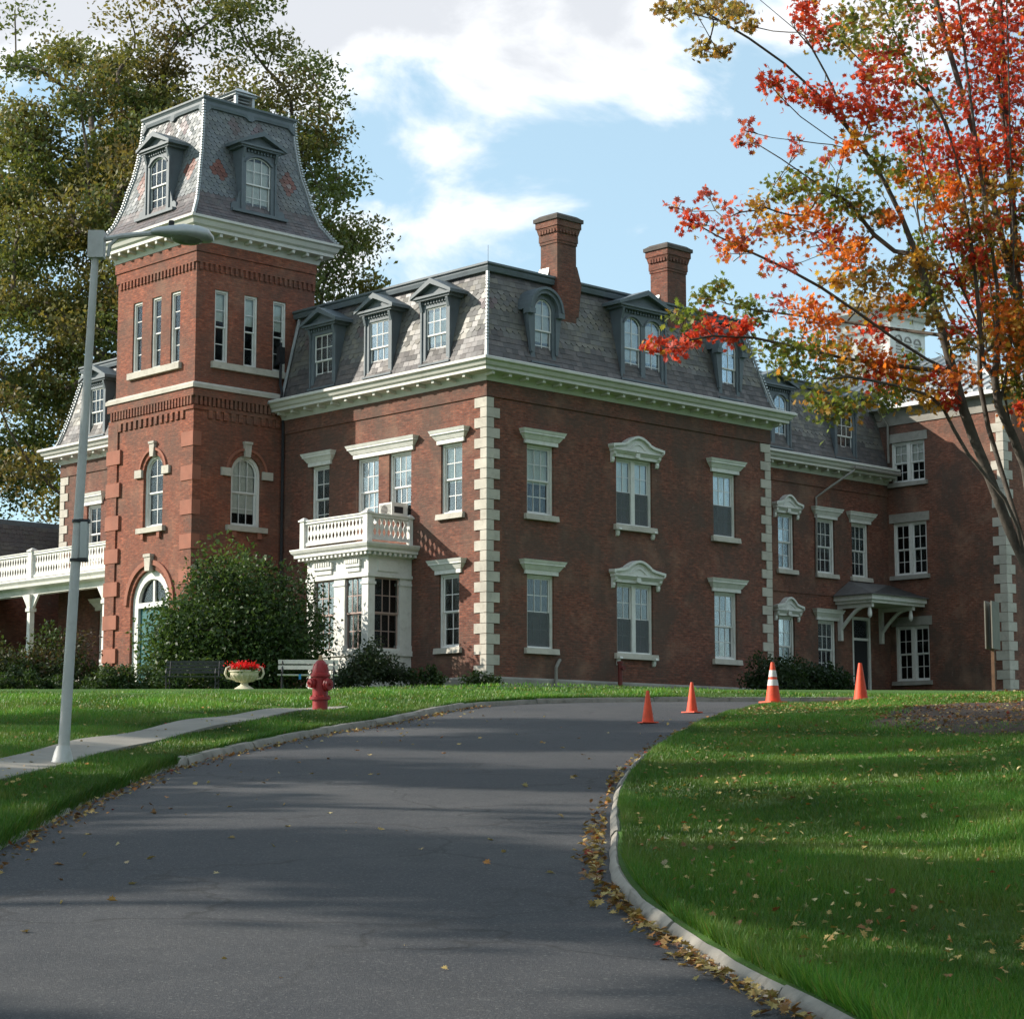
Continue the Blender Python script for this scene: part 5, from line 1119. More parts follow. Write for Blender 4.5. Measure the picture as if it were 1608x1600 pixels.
m = MB(); m.box(-.03, .03, -.004, .004, 0, .14); tag(m.build('blue_tag', M['blue'], None, (-5.60, 55.3, Z(-5.6, 55.3) + .32)), 'small blue tag hanging at the edge of the white bench', 'tag')

def sign():
    x, y = 10.12, 44.0; root = empty('sign_post', (x, y, Z(x, y) - .1), R(62)); tag(root, 'narrow brown sign post seen edge-on before the right wing', 'sign')
    MB().box(-.04, .04, -.035, .035, 0, 2.05).build('post', M['signwood'], root)
    for s in (-1, 1): MB().box(-.30, .30, s * .07 - .012, s * .07 + .012, 1.12, 2.12).build('sign_panel', M['signface'], root)
sign()
def standpipe():
    p = LW(5.35, -.30); root = empty('standpipe', (p.x, p.y, Z(p.x, p.y))); tag(root, 'dull red standpipe against the shaded brick wall', 'standpipe')
    m_ = worn('standpipe', (.16, .03, .025), .6, .2, 3, (.08, .03, .02), .4, 20, .1)
    MB().lathe([(.07, -.1), (.07, .62), (.10, .63), (.10, .70), (.05, .72)], 10).build('pipe', m_, root, smooth=40); MB().lathe([(.05, 0), (.05, .12), (.075, .13), (.075, .18)], 10).build('outlet', m_, root, (0, 0, .5), (R(90), 0, R(40)), smooth=40)
standpipe()
def air_conditioner():
    p = LW(-.28, 3.92, 9.52); root = empty('air_conditioner', p, ROT - math.pi / 2); tag(root, 'white window air conditioner above the balcony', 'air conditioner')
    MB().box(-.30, .30, -.30, .34, 0, .44).build('case', M['white'], root)
    g = MB()
    for k in range(9): g.box(-.25, .25, -.315, -.301, .05 + k * .04, .065 + k * .04)
    g.build('grille', M['pipe'], root); MB().lathe([(.15, 0), (.15, .01)], 16).build('fan', M['dark'], root, (-.05, -.302, .22), (R(90), 0, 0))
    for s in (-1, 1): MB().box(*sorted((s * .301, s * .308)), -.2, .15, .12, .32).build('side_vent', M['dark'], root)
air_conditioner()
# ------------------------------------------------------------------ plants
def rot_basis(n, rng, up_bias=.35):
    N_ = rng.normal(size=(n, 3)); N_[:, 2] += up_bias; N_ /= np.linalg.norm(N_, axis=1)[:, None]
    A = rng.normal(size=(n, 3)); T = np.cross(N_, A); T /= np.linalg.norm(T, axis=1)[:, None]; return T, np.cross(N_, T), N_
OVAL = np.array([(0, -.5, 0), (.28, -.1, .04), (0, .55, -.03), (-.28, -.1, .04)]); OVAL_F = [(0, 1, 2, 3)]
def maple_shape():
    a = [(0, -.55), (.10, -.18), (.34, -.30), (.26, -.06), (.52, .06), (.27, .14), (.34, .36), (.12, .26), (0, .58)]
    pts = a + [(-x, y) for x, y in a[-2:0:-1]]; return np.array([(x, y, .10 * abs(x) - .12 * y * y) for x, y in pts])
MAPLE = maple_shape(); MAPLE_F = [(0, 1, 8), (1, 2, 3), (3, 4, 5), (5, 6, 7), (1, 3, 5), (1, 5, 7), (1, 7, 8)]
n_ = len(MAPLE); mir = lambda i: (n_ - i) % n_
MAPLE_F = MAPLE_F + [tuple(mir(i) for i in f[::-1]) for f in MAPLE_F]
def leaves(C, S, col, shape, faces, rng, up=.35):
    n = len(C); T, Bn, Nn = rot_basis(n, rng, up); k = len(shape)
    V = C[:, None, :] + S[:, None, None] * (shape[None, :, 0, None] * T[:, None, :] + shape[None, :, 1, None] * Bn[:, None, :] + shape[None, :, 2, None] * Nn[:, None, :])
    F = (np.array(faces)[None] + (np.arange(n) * k)[:, None, None]).reshape(-1, len(faces[0])); return V.reshape(-1, 3), F, np.repeat(col, k, axis=0)
def vary(base, n, rng, amt=.25):
    base = np.asarray(base, float); return np.clip(base * (1 + rng.normal(0, amt, (n, 1))) * (1 + rng.normal(0, .08, (n, 3))), .004, .95)
def tnorm(rng, n):                                             # normal scatter without stragglers
    o = rng.normal(size=(n, 3)); l = np.linalg.norm(o, axis=1); k = np.where(l > 1.9, 1.9 * rng.random(n) ** .4 / np.maximum(l, 1e-6), 1); return o * k[:, None]
class Skel:                                                     # branch skeleton grown from cluster centres
    def __init__(s): s.p = []; s.par = []; s.w = []
    def node(s, p, par): s.p.append(np.array(p, float)); s.par.append(par); s.w.append(0.0); return len(s.p) - 1
    def chain(s, pts, par=-1):
        for p in pts: par = s.node(p, par)
        return par
    def attach(s, p, rng, step=1.0, bend=.12, weight=1.0, lift=0.0):
        P = np.array(s.p); p = np.array(p, float); d = np.linalg.norm(P - p, axis=1) + np.maximum(P[:, 2] - p[2], 0) * .9; j = int(np.argmin(d)); a = P[j]; L = np.linalg.norm(p - a); k = max(2, int(L / step)); par = j
        off = rng.normal(0, bend * L, 3); off[2] = -abs(off[2]) * .6 + lift * L
        for i in range(1, k + 1):
            t = i / k; q = a * (1 - t) + p * t + off * math.sin(math.pi * t); par = s.node(q, par)
        s.w[par] += weight; return par
    def mesh(s, name, m, r0, expo=.5, sides=6, rmin=.008):
        n = len(s.p); W_ = np.array(s.w) + .02; order = range(n - 1, -1, -1)
        for i in order:
            if s.par[i] >= 0: W_[s.par[i]] += W_[i]
        rad = np.maximum(r0 * (W_ / W_.max()) ** expo, rmin); kids = {}
        for i in range(n): kids.setdefault(s.par[i], []).append(i)
        for _ in range(2):                                     # soften kinks
            Q = [p.copy() for p in s.p]
            for i in range(n):
                ch = kids.get(i, [])
                if s.par[i] >= 0 and ch:
                    c = max(ch, key=lambda t_: W_[t_]); s.p[i] = Q[i] * .5 + (Q[s.par[i]] + Q[c]) * .25
        mb = MB(); stack = [(-1, k) for k in kids.get(-1, [])]
        while stack:
            par, i = stack.pop(); pts, rr = [], []
            if par >= 0: pts.append(s.p[par]); rr.append(min(rad[par], rad[i] * 1.25))
            cur = i
            while True:
                pts.append(s.p[cur]); rr.append(rad[cur]); ch = kids.get(cur, [])
                if not ch: break
                ch = sorted(ch, key=lambda q: -W_[q]); stack += [(cur, q) for q in ch[1:]]; cur = ch[0]
            mb.tube(pts, rr, sides if rr[0] > r0 * .12 else 4, cap=False)
        me = bpy.data.meshes.new(name); me.from_pydata([tuple(map(float, v)) for v in mb.v], [], mb.f); me.materials.append(m); me.polygons.foreach_set('use_smooth', [True] * len(me.polygons)); me.update(); return me

def crown_tree(name, label, base, H, ells, nclus, nleaf, lsize, cols, seed, r0, bark='bark', group=None, crad=1.3, trunk=None, cat='tree', loc_copy=None, shell=.55):
    rng = np.random.default_rng(seed); base = np.array(base, float); sk = Skel()
    tr = trunk or [(0, 0, 0), (.1, 0, H * .15), (-.1, .1, H * .3), (.15, .05, H * .45), (0, 0, H * .6)]
    sk.chain([np.array(t) for t in tr])
    vol = np.array([e[3] * e[4] * e[5] for e in ells]); vol = vol / vol.sum(); C = []
    while len(C) < nclus:
        e = ells[rng.choice(len(ells), p=vol)]; d = rng.normal(size=3); d /= np.linalg.norm(d); r = rng.uniform(0, 1) ** (1 / 3); r = max(r, shell * rng.uniform(.5, 1.2)); r = min(r, 1.0)
        C.append(np.array(e[:3]) + d * r * np.array(e[3:6]))
    C = np.array(C); C = C[np.argsort(np.linalg.norm(C - np.array(tr[len(tr) // 2]), axis=1))]
    for c in C: sk.attach(c, rng, 1.6, .10)
    root = empty(name, tuple(base)); tag(root, label, cat, group)
    link('trunk', sk.mesh('trunk', M[bark], r0, .5, 8, .02), root)
    idx = rng.integers(0, len(C), nleaf); rad = rng.uniform(.65, 1.35, len(C)) * crad
    off = tnorm(rng, nleaf) * np.array([1, 1, .62]) * .58; P = C[idx] + off * rad[idx][:, None]
    cl = np.array([cols[i] for i in rng.integers(0, len(cols), len(C))]); col = vary(1, nleaf, rng, .22) * cl[idx]
    V, F, cc = leaves(P, lsize * rng.uniform(.6, 1.3, nleaf), col, OVAL, OVAL_F, rng)
    cr = link('crown', np_mesh('crown', V, F, M['leaf'], cc), root)
    return root
OL = [(.135, .165, .042), (.17, .175, .047), (.11, .145, .04), (.205, .185, .055), (.16, .13, .046), (.125, .155, .05)]
crown_tree('background_tree', 'huge olive-green tree rising behind the tower', (-15.0, 92, Z(-15, 92)), 34,
           [(0.4, 0, 19, 8.6, 7, 10), (-5, 0, 15, 7, 6, 9), (4.6, 0, 17, 4.6, 5, 9.5), (.9, 0, 26.5, 5.6, 5, 6.0), (-4.2, 0, 25, 5.0, 5, 4.6), (5.8, 0, 22.5, 2.9, 4, 5.2)], 380, 150000, .235, OL, 11, .75, crad=1.45, shell=.5,
           trunk=[(0, 0, 0), (.2, 0, 5), (-.2, .2, 10), (.3, 0, 15), (0, 0, 20), (.4, 0, 25)])
crown_tree('background_tree', 'dark olive tree at the picture edge beyond the veranda', (-26.5, 98, Z(-26.5, 98)), 30,
           [(0, 0, 18, 8, 7, 10), (4.5, 0, 27.5, 6.5, 5, 6.5), (-4, 0, 12, 7, 6, 7), (-4, 0, 24, 5, 5, 6)], 220, 66000, .26, OL[:4], 23, .65, crad=1.5, shell=.35)

# --- trees outside the picture on the sun side that shade the drive, and unseen ones added to dim the shaded wall
GR = [(.07, .10, .025), (.09, .115, .03), (.11, .11, .03), (.13, .10, .03)]
shade = crown_tree('shade_tree', 'tall leafy tree beside the drive, outside the picture', (-26, 19, Z(-26, 19)), 18,
                   [(0, 0, 13.5, 5.6, 5.2, 6.2), (2.2, 1, 9.5, 4.5, 4.4, 3.6), (-2, -1.5, 10, 4.6, 4.2, 3.8)], 40, 24000, .36, GR, 31, .42, shell=.85, crad=1.45, group='trees shading the drive')
def copy_tree(src, loc, rz, sc, label=None):
    r = src.copy(); COL.objects.link(r); r.location = loc; r.rotation_euler = (0, 0, rz); r.scale = sc
    if label: r['label'] = label
    for ch in src.children: c = ch.copy(); COL.objects.link(c); c.parent = r
    return r
for (x, y, rz, sx, sz) in ((-25, 9.5, 1.1, 1.0, 1.0), (-30, 3.0, 2.6, 1.1, 1.1)):
    copy_tree(shade, (x, y, Z(x, y)), rz, (sx, sx, sz))
tall = crown_tree('shade_tree', 'very tall bare-stemmed tree outside the picture on the sunny side', (-47, 30.5, Z(-47, 30.5)), 30,
                  [(0, 0, 25.5, 5.0, 4.6, 5.0), (1.5, 1, 22.5, 4, 3.6, 2.6)], 26, 13000, .36, GR, 33, .5, shell=.85, crad=1.35, trunk=[(0, 0, 0), (.1, 0, 6), (-.1, .1, 12), (.1, 0, 18), (0, 0, 22)], group='trees shading the drive')
for (x, y, rz, sx, sz) in ((27, 47, 1.5, 1.2, 1.15), (23, 27, .2, 1.2, 1.2), (29, 36, 3.3, 1.3, 1.3), (20, 14, 2.2, 1.2, 1.2), (13, -7, 4.4, 1.2, 1.2), (0, -14, 5.5, 1.2, 1.1), (-12, -12, .8, 1.15, 1.1), (33, 22, 2.0, 1.35, 1.4), (36, 52, 4.0, 1.3, 1.3), (24, 0, 5.0, 1.3, 1.3)):  # unseen ring of trees, added to hold sky light off the shaded front
    copy_tree(shade, (x, y, Z(x, y)), rz, (sx, sx, sz), 'tall leafy tree outside the picture, added to dim the shaded wall')['group'] = 'unseen trees added to dim the shaded wall'

# --- the autumn maple at the right
def maple():
    rng = np.random.default_rng(5); D = 30.0; sk = Skel(); gx, gy = 7.75, D; base = np.array((gx, gy, Z(gx, gy)))
    def q(px, py, dd=0): return np.array(pix(px, py, D + dd))
    def ch(pts, par=-1, d0=0, d1=0):
        n = len(pts); ids = []
        for i, (x, y) in enumerate(pts): par = sk.node(q(x, y, d0 + (d1 - d0) * i / max(1, n - 1)), par); ids.append(par)
        sk.w[par] += 1.2
        return ids
    t0 = sk.node(base, -1); tr = ch([(1655, 1040), (1640, 950)], t0)
    s1 = ch([(1608, 891), (1581, 831), (1564, 773), (1552, 736), (1532, 698), (1509, 650), (1495, 580), (1488, 529), (1461, 473), (1439, 397), (1416, 329), (1393, 291), (1363, 242), (1340, 204), (1321, 163), (1299, 113), (1265, 64), (1231, 38), (1193, 0)], tr[1], 0, -1.6)
    s2 = ch([(1620, 890), (1604, 845), (1587, 787), (1570, 730), (1552, 672), (1535, 621), (1521, 543), (1500, 470), (1470, 400), (1430, 320)], tr[1], .3, 1.6)
    s3 = ch([(1635, 800), (1608, 707), (1593, 684), (1564, 638), (1535, 595), (1520, 520)], tr[1], .4, -.8)
    l1 = ch([(1608, 805), (1581, 782), (1552, 753), (1515, 716), (1495, 678), (1478, 626)], s1[0], -.3, -.8)
    ch([(1480, 617), (1421, 611), (1361, 597), (1321, 582), (1290, 590)], l1[-1], -.8, -1.5)
    ch([(1472, 580), (1406, 540), (1332, 474), (1287, 451), (1247, 420), (1181, 401), (1125, 374), (1075, 340)], s1[6], -.4, -1.8)
    ch([(1432, 577), (1378, 574), (1321, 565), (1264, 551), (1180, 520), (1110, 515), (1050, 543)], s1[6], -.3, -1.2)
    ch([(1416, 520), (1330, 505), (1242, 491), (1181, 495), (1120, 470)], s1[7], .2, .9)
    ch([(1400, 420), (1380, 380), (1330, 310), (1270, 290), (1220, 240), (1180, 215)], s1[9], -.4, -1.0)
    ch([(1300, 235), (1250, 180), (1210, 135)], s1[12], -.9, -1.3); ch([(1285, 150), (1235, 90), (1180, 60), (1100, 20), (1050, 12)], s1[13], -1, -2)
    u1 = ch([(1620, 560), (1601, 491), (1582, 416), (1567, 340), (1537, 227), (1507, 132), (1473, 38), (1454, -60)], s3[0], .5, .9)
    u2 = ch([(1560, 420), (1544, 359), (1522, 287), (1491, 189), (1446, 110), (1412, 68), (1389, 11), (1370, -40)], s2[6], .9, .3)
    ch([(1610, 620), (1600, 480), (1592, 300), (1575, 120), (1560, -80)], s3[0], .7, 1.3)
    ch([(1650, 700), (1680, 500), (1700, 300), (1720, 100), (1740, -100)], tr[1], .2, .5); ch([(1700, 800), (1790, 620), (1880, 480), (1960, 360)], tr[1], -.3, -1); ch([(1660, 760), (1650, 500), (1640, 250), (1650, 0)], tr[1], -.8, -1.6); ch([(1690, 780), (1760, 520), (1800, 250), (1850, 0)], tr[1], .8, 1.8)
    for (x0, y0, x1, y1, d0) in ((1590, 560, 1500, -60, -.6), (1575, 640, 1535, -80, .9), (1600, 600, 1580, -80, -1.0), (1560, 560, 1440, 60, 1.4), (1545, 600, 1480, 150, -1.0), (1600, 420, 1545, -60, 1.6), (1510, 560, 1410, 230, 1.2), (1530, 500, 1420, 130, -.5)):
        k = 7; bx = rng.normal(0, 12); sk_pts = [(x0 + (x1 - x0) * t + bx * math.sin(math.pi * t), y0 + (y1 - y0) * t) for t in np.linspace(0, 1, k)]
        P_ = np.array(sk.p); a_ = q(x0, y0, d0 * .3); j_ = int(np.argmin(np.linalg.norm(P_ - a_, axis=1) + 3 * np.maximum(P_[:, 2] - a_[2], 0))); ch(sk_pts, j_, d0 * .3, d0)
    CL = dict(R=(.55, .07, .04), O=(.68, .19, .035), Y=(.54, .31, .05), G=(.16, .20, .045), P=(.56, .13, .11), B=(.29, .22, .07))
    T = """1570 30 R 60,1600 90 R 60,1540 60 R 40,1500 20 R 35,1480 60 O 25,1590 150 R 50,1550 120 R 40,1420 10 G 30,1400 60 G 30,1350 45 B 35,1330 30 G 25,1375 20 B 25,1050 15 B 16,1085 10 B 20,1115 12 B 18,1145 25 B 15,1165 15 B 15,1180 40 B 11,1103 78 B 13,1135 80 B 11,1270 30 R 20,1285 55 R 20,1265 5 R 16,1210 130 R 17,1240 145 R 20,1275 150 R 22,1300 162 R 18,1330 165 R 22,1365 165 R 20,1385 100 R 28,1395 82 R 20,1390 130 R 28,1410 175 R 30,1370 180 R 25,1350 75 B 22,1320 60 G 25,1175 205 P 11,1185 225 P 10,1160 225 P 7,1250 220 P 9,1250 240 P 8,1300 250 P 9,1330 235 O 14,1350 215 Y 18,1380 260 G 24,1410 270 G 24,1470 230 R 40,1500 250 R 35,1540 240 R 40,1565 250 R 30,1590 240 O 30,1600 200 R 30,1260 290 G 28,1290 300 G 28,1320 310 G 28,1350 320 G 28,1230 300 G 18,1110 305 P 14,1060 325 P 11,1085 345 R 16,1120 355 P 18,1150 335 P 18,1155 385 O 18,1135 395 P 14,1175 370 P 18,1190 320 Y 14,1215 355 Y 26,1245 355 O 26,1270 335 O 17,1300 350 O 17,1310 370 R 18,1330 400 O 26,1345 385 O 20,1290 385 P 18,1210 420 P 14,1240 420 P 13,1310 440 Y 15,1340 430 B 24,1365 440 B 20,1400 420 B 20,1380 340 B 20,1400 345 O 14,1440 300 Y 24,1470 310 G 24,1460 380 G 24,1500 370 R 22,1530 400 G 28,1560 440 O 28,1590 330 R 25,1590 400 R 25,1075 500 G 20,1110 465 G 18,1130 450 G 13,1170 480 G 20,1188 500 G 14,1060 545 R 16,1030 540 R 11,1085 532 R 14,1110 515 R 18,1150 525 R 18,1170 510 R 12,1225 475 P 17,1265 490 O 26,1290 500 O 26,1290 540 O 28,1320 550 Y 20,1250 550 G 28,1210 545 G 24,1290 580 G 28,1330 590 B 24,1230 580 G 18,1370 520 R 20,1400 510 B 24,1390 470 Y 24,1420 480 O 18,1440 460 G 20,1430 570 G 20,1380 590 R 20,1410 600 O 26,1440 600 Y 18,1480 600 R 20,1395 575 O 18,1300 630 G 28,1322 640 G 22,1285 630 Y 14,1380 630 G 22,1410 620 G 20,1455 630 Y 18,1490 630 R 13,1505 520 R 18,1540 520 R 20,1560 500 Y 24,1590 510 O 26,1600 560 Y 26,1580 590 Y 18,1540 470 R 20,1600 450 O 26,1606 640 R 12,1500 440 R 20,1520 330 B 24,1560 360 B 24,1480 170 B 24,1520 160 R 25,1450 170 B 20,1440 230 G 20,1430 120 G 22,1460 120 O 18,1570 300 B 22,1545 300 O 18,1490 280 B 20,1420 220 R 16,1440 20 R 20,1360 120 R 16,1606 20 R 40,1450 420 B 18,1350 480 B 18,1365 560 O 18,1450 545 R 16,1470 500 B 18"""
    cl = []
    for t in T.replace('\n', '').split(','):
        x, y, c, r = t.split(); cl.append((float(x), float(y), c, float(r)))
    for k in range(150):
        x, y = rng.uniform(1625, 2150), rng.uniform(-420, 640)
        if (x - 1700) ** 2 / 480 ** 2 + (y - 150) ** 2 / 560 ** 2 < 1: cl.append((x, y, 'RROOYBG'[rng.integers(7)], rng.uniform(22, 42)))
    for k in range(70):
        x, y = rng.uniform(1280, 1640), rng.uniform(-420, -20); cl.append((x, y, 'RRRBG'[rng.integers(5)], rng.uniform(22, 36)))
    for k in range(42):
        cl.append((rng.uniform(1425, 1608), rng.uniform(250, 620), 'OYBRGOYB'[rng.integers(8)], rng.uniform(15, 25)))
    cs = []
    P0 = np.array(sk.p)
    for x, y, c, r in cl:
        if 1385 < x < 1462 and 500 < y < 562: continue
        p = q(x, y); d = np.hypot(P0[:, 0] - p[0], P0[:, 2] - p[2]); j = int(np.argmin(d)); dd = P0[j][1] - D + rng.normal(0, .8) * min(1.6, .4 + d[j]); cs.append((q(x, y, dd), c, r / 110.0))
    cs.sort(key=lambda c: np.min(np.linalg.norm(P0 - c[0], axis=1)))
    C, S, K = [], [], []
    for p, c, r in cs:
        sk.attach(p, rng, .35, .07, .5 + r * 3, -.05)
        n = int(46 + 1500 * r * r) if c != 'P' else int(20 + 900 * r * r)
        if p[0] > 8.2 or p[2] > 13.2: n = int(n * .7)
        o = rng.normal(size=(n, 3)) * np.array([.76, .9, .56]) * r; C.append(p + o); S.append(rng.uniform(.065, .12, n)); K.append(vary(CL[c], n, rng, .22))
        for _ in range(5):                                    # twigs inside the cluster
            sk.attach(p + rng.normal(size=3) * r * .6, rng, .2, .05, .02)
    C, S, K = np.concatenate(C), np.concatenate(S), np.concatenate(K)
    odd = rng.random(len(C)) < .12; K[odd] = vary((.42, .22, .04), odd.sum(), rng, .3)
    root = empty('maple_tree', tuple(base)); tag(root, 'red and orange autumn maple with several slender trunks on the right lawn', 'tree')
    me = sk.mesh('trunk', M['bark_grey'], .18, .55, 9, .006); me.transform(Matrix.Translation(-Vector(base))); link('trunk', me, root)
    V, F, cc = leaves(C - base, S, K, MAPLE, MAPLE_F, rng, .2); link('crown', np_mesh('crown', V, F, M['leaf_maple'], cc), root)
maple()

# --- shrubs
def shrub(name, label, x, y, rx, ry, h, n, size, cols, seed, group=None, lumps=22, zoff=0, cat='shrub', base=.0):
    rng = np.random.default_rng(seed); z = Z(x, y) - .05 + zoff; sk = Skel(); sk.chain([(0, 0, 0), (0, 0, h * .15)])
    C = []
    for k in range(lumps):
        d = rng.normal(size=3); d[2] = abs(d[2]); d /= np.linalg.norm(d); rr = rng.uniform(.45, .92); C.append((d[0] * rx * rr, d[1] * ry * rr, base * h + h * (1 - base) * (.12 + .80 * d[2] * rr)))
    for k in range(lumps // 2):
        t = rng.uniform(0, 2 * math.pi); rr = rng.uniform(.5, .95); C.append((math.cos(t) * rx * rr, math.sin(t) * ry * rr, h * rng.uniform(.1, .45)))
    C = np.array(C)
    for c in C[np.argsort(np.linalg.norm(C, axis=1))]: sk.attach(c, rng, .4, .08)
    root = empty(name, (x, y, z)); tag(root, label, cat, group); link('stem', sk.mesh('stem', M['bark'], .03 + .012 * h, .5, 5, .006), root)
    idx = rng.integers(0, len(C), n); r = .30 * (rx + ry + h) / 3; P = C[idx] + tnorm(rng, n) * r * rng.uniform(.6, 1.05, len(C))[idx][:, None] * np.array([.8, .8, .7]); P[:, 2] = np.abs(P[:, 2])
    cl = np.array([cols[i] for i in rng.integers(0, len(cols), len(C))]); V, F, cc = leaves(P, size * rng.uniform(.6, 1.3, n), vary(1, n, rng, .25) * cl[idx], OVAL, OVAL_F, rng, .5)
    link('foliage', np_mesh('foliage', V, F, M['leaf'], cc), root); return root
DG = [(.035, .07, .018), (.045, .085, .02), (.06, .10, .025), (.03, .055, .016)]
shrub('lilac_shrub', 'big dense dark-green shrub in front of the tower door', -7.95, 61.2, 2.4, 1.9, 4.85, 42000, .135, [(.05, .095, .025), (.065, .12, .03), (.085, .14, .035), (.04, .075, .022)], 41, lumps=46)
shrub('bay_shrub', 'loose grey-green shrub below the bay window', -4.1, 60.0, 1.0, .7, 1.5, 5200, .10, [(.05, .075, .035), (.06, .08, .04), (.04, .06, .03)], 42)
LG = [(.05, .075, .022), (.07, .075, .03), (.10, .07, .04), (.055, .09, .025)]
shrub('veranda_shrub', 'tall green and russet shrub before the veranda column', -13.6, 61.8, 1.5, 1.0, 2.3, 7000, .12, LG, 43); shrub('veranda_shrub', 'wide dull-green shrub at the left picture edge', -15.6, 61.0, 1.6, 1.1, 2.0, 7000, .12, DG + LG[:2], 44)
for i, (px_, w_, h_) in enumerate(((25, .85, .75), (85, .7, .6), (160, .75, .95), (205, .8, 1.0), (260, .7, .85), (320, .8, .9))):
    yy = 57.5 + (i % 2) * .5; x_ = (px_ - 804) / 3309 * yy
    shrub('low_shrub', ['low rounded shrub at the left picture edge', 'low rounded shrub just left of the lamp post', 'low dark shrub just right of the lamp post', 'low dark shrub below the entrance door', 'low dark shrub behind the left end of the dark bench', 'low dark shrub behind the right end of the dark bench'][i], x_, yy, w_, .6, h_, 2600, .10, DG, 50 + i, 'low shrubs along the front border', 14)
shrub('round_bush', 'large round dark evergreen bush at the house corner', 8.45, 66.6, 1.05, 1.0, 1.75, 6500, .12, [(.022, .045, .014), (.03, .055, .018), (.035, .06, .02)], 61); shrub('round_bush', 'lower dark evergreen bush right of the corner bush', 10.0, 67.4, 1.1, 1.0, 1.45, 6500, .12, [(.022, .045, .014), (.03, .055, .018)], 62)
shrub('foundation_shrub', 'small green weeds at the foot of the corner quoins', -.9, 59.8, .7, .35, .45, 900, .10, DG, 63, cat='plant'); shrub('foundation_shrub', 'short dark shrub between bay window and house corner', -2.6, 60.3, .8, .4, .7, 1500, .10, DG, 64, cat='plant')
def flowers():
    rng = np.random.default_rng(8); x, y = -6.9, 54.0; root = empty('geranium', (x, y, Z(x, y) + .54)); tag(root, 'bright red geraniums filling the stone urn', 'flowers')
    n = 900; P = rng.normal(size=(n, 3)) * np.array([.17, .17, .05]) + np.array([0, 0, .17]); V, F, c = leaves(P, rng.uniform(.04, .08, n), vary((.62, .012, .015), n, rng, .2), OVAL, OVAL_F, rng); link('blossoms', np_mesh('blossoms', V, F, M['leaf'], c), root)
    n = 500; P = rng.normal(size=(n, 3)) * np.array([.16, .16, .04]) + np.array([0, 0, .05]); V, F, c = leaves(P, rng.uniform(.06, .1, n), vary((.05, .09, .02), n, rng, .2), OVAL, OVAL_F, rng); link('foliage', np_mesh('foliage', V, F, M['leaf'], c), root)
flowers()
# ------------------------------------------------------------------ grass, fallen leaves, mulch
LAWN_V = np.vectorize(lambda x, y: Z(x, y))
PATHA = np.array(PATH)
MULCH = (8.0, 27.2, 3.35, 5.0)                                   # centre and half axes of the leafy mulch bed round the maple
def in_view(x, y, margin=1.5): return np.abs(x) < .247 * y + margin
def on_path(x, y):
    px = np.interp(y, PATHA[:, 1], PATHA[:, 0], left=99, right=99); w = np.interp(y, PATHA[:, 1], PATHA[:, 2]); return np.abs(x - px) < w / 2 - .01
def mulch_d(x, y):
    a = np.arctan2(y - MULCH[1], x - MULCH[0]); return np.hypot((x - MULCH[0]) / MULCH[2], (y - MULCH[1]) / MULCH[3]) + .07 * np.sin(a * 5) + .05 * np.sin(a * 11 + 1)
def lawn_zv(x, y): return lawn_z(x, y)
def blades(x, y, h, wd, rng, cols):
    n = len(x); z = lawn_zv(x, y) - .006; a = rng.uniform(0, 2 * math.pi, n); lean = rng.uniform(.1, .75, n) * h; la = rng.uniform(0, 2 * math.pi, n)
    B0 = np.stack([x + np.cos(a) * wd / 2, y + np.sin(a) * wd / 2, z], 1); B1 = np.stack([x - np.cos(a) * wd / 2, y - np.sin(a) * wd / 2, z], 1); T = np.stack([x + np.cos(la) * lean, y + np.sin(la) * lean, z + h], 1)
    V = np.stack([B0, B1, T], 1).reshape(-1, 3); F = np.arange(3 * n).reshape(-1, 3); return V, F, np.repeat(cols, 3, axis=0)
WV = [(RNG.uniform(0, 6.28), RNG.uniform(.5, 2.6), RNG.uniform(0, 6.28)) for _ in range(14)]; WV2 = [(RNG.uniform(0, 6.28), RNG.uniform(1.2, 5.5), RNG.uniform(0, 6.28)) for _ in range(16)]
def patn(x, y): return sum(np.sin((x * math.cos(a) + y * math.sin(a)) * f + p) for a, f, p in WV) / 4.2
def pat2(x, y): return sum(np.sin((x * math.cos(a) + y * math.sin(a)) * f + p) for a, f, p in WV2) / 4.5
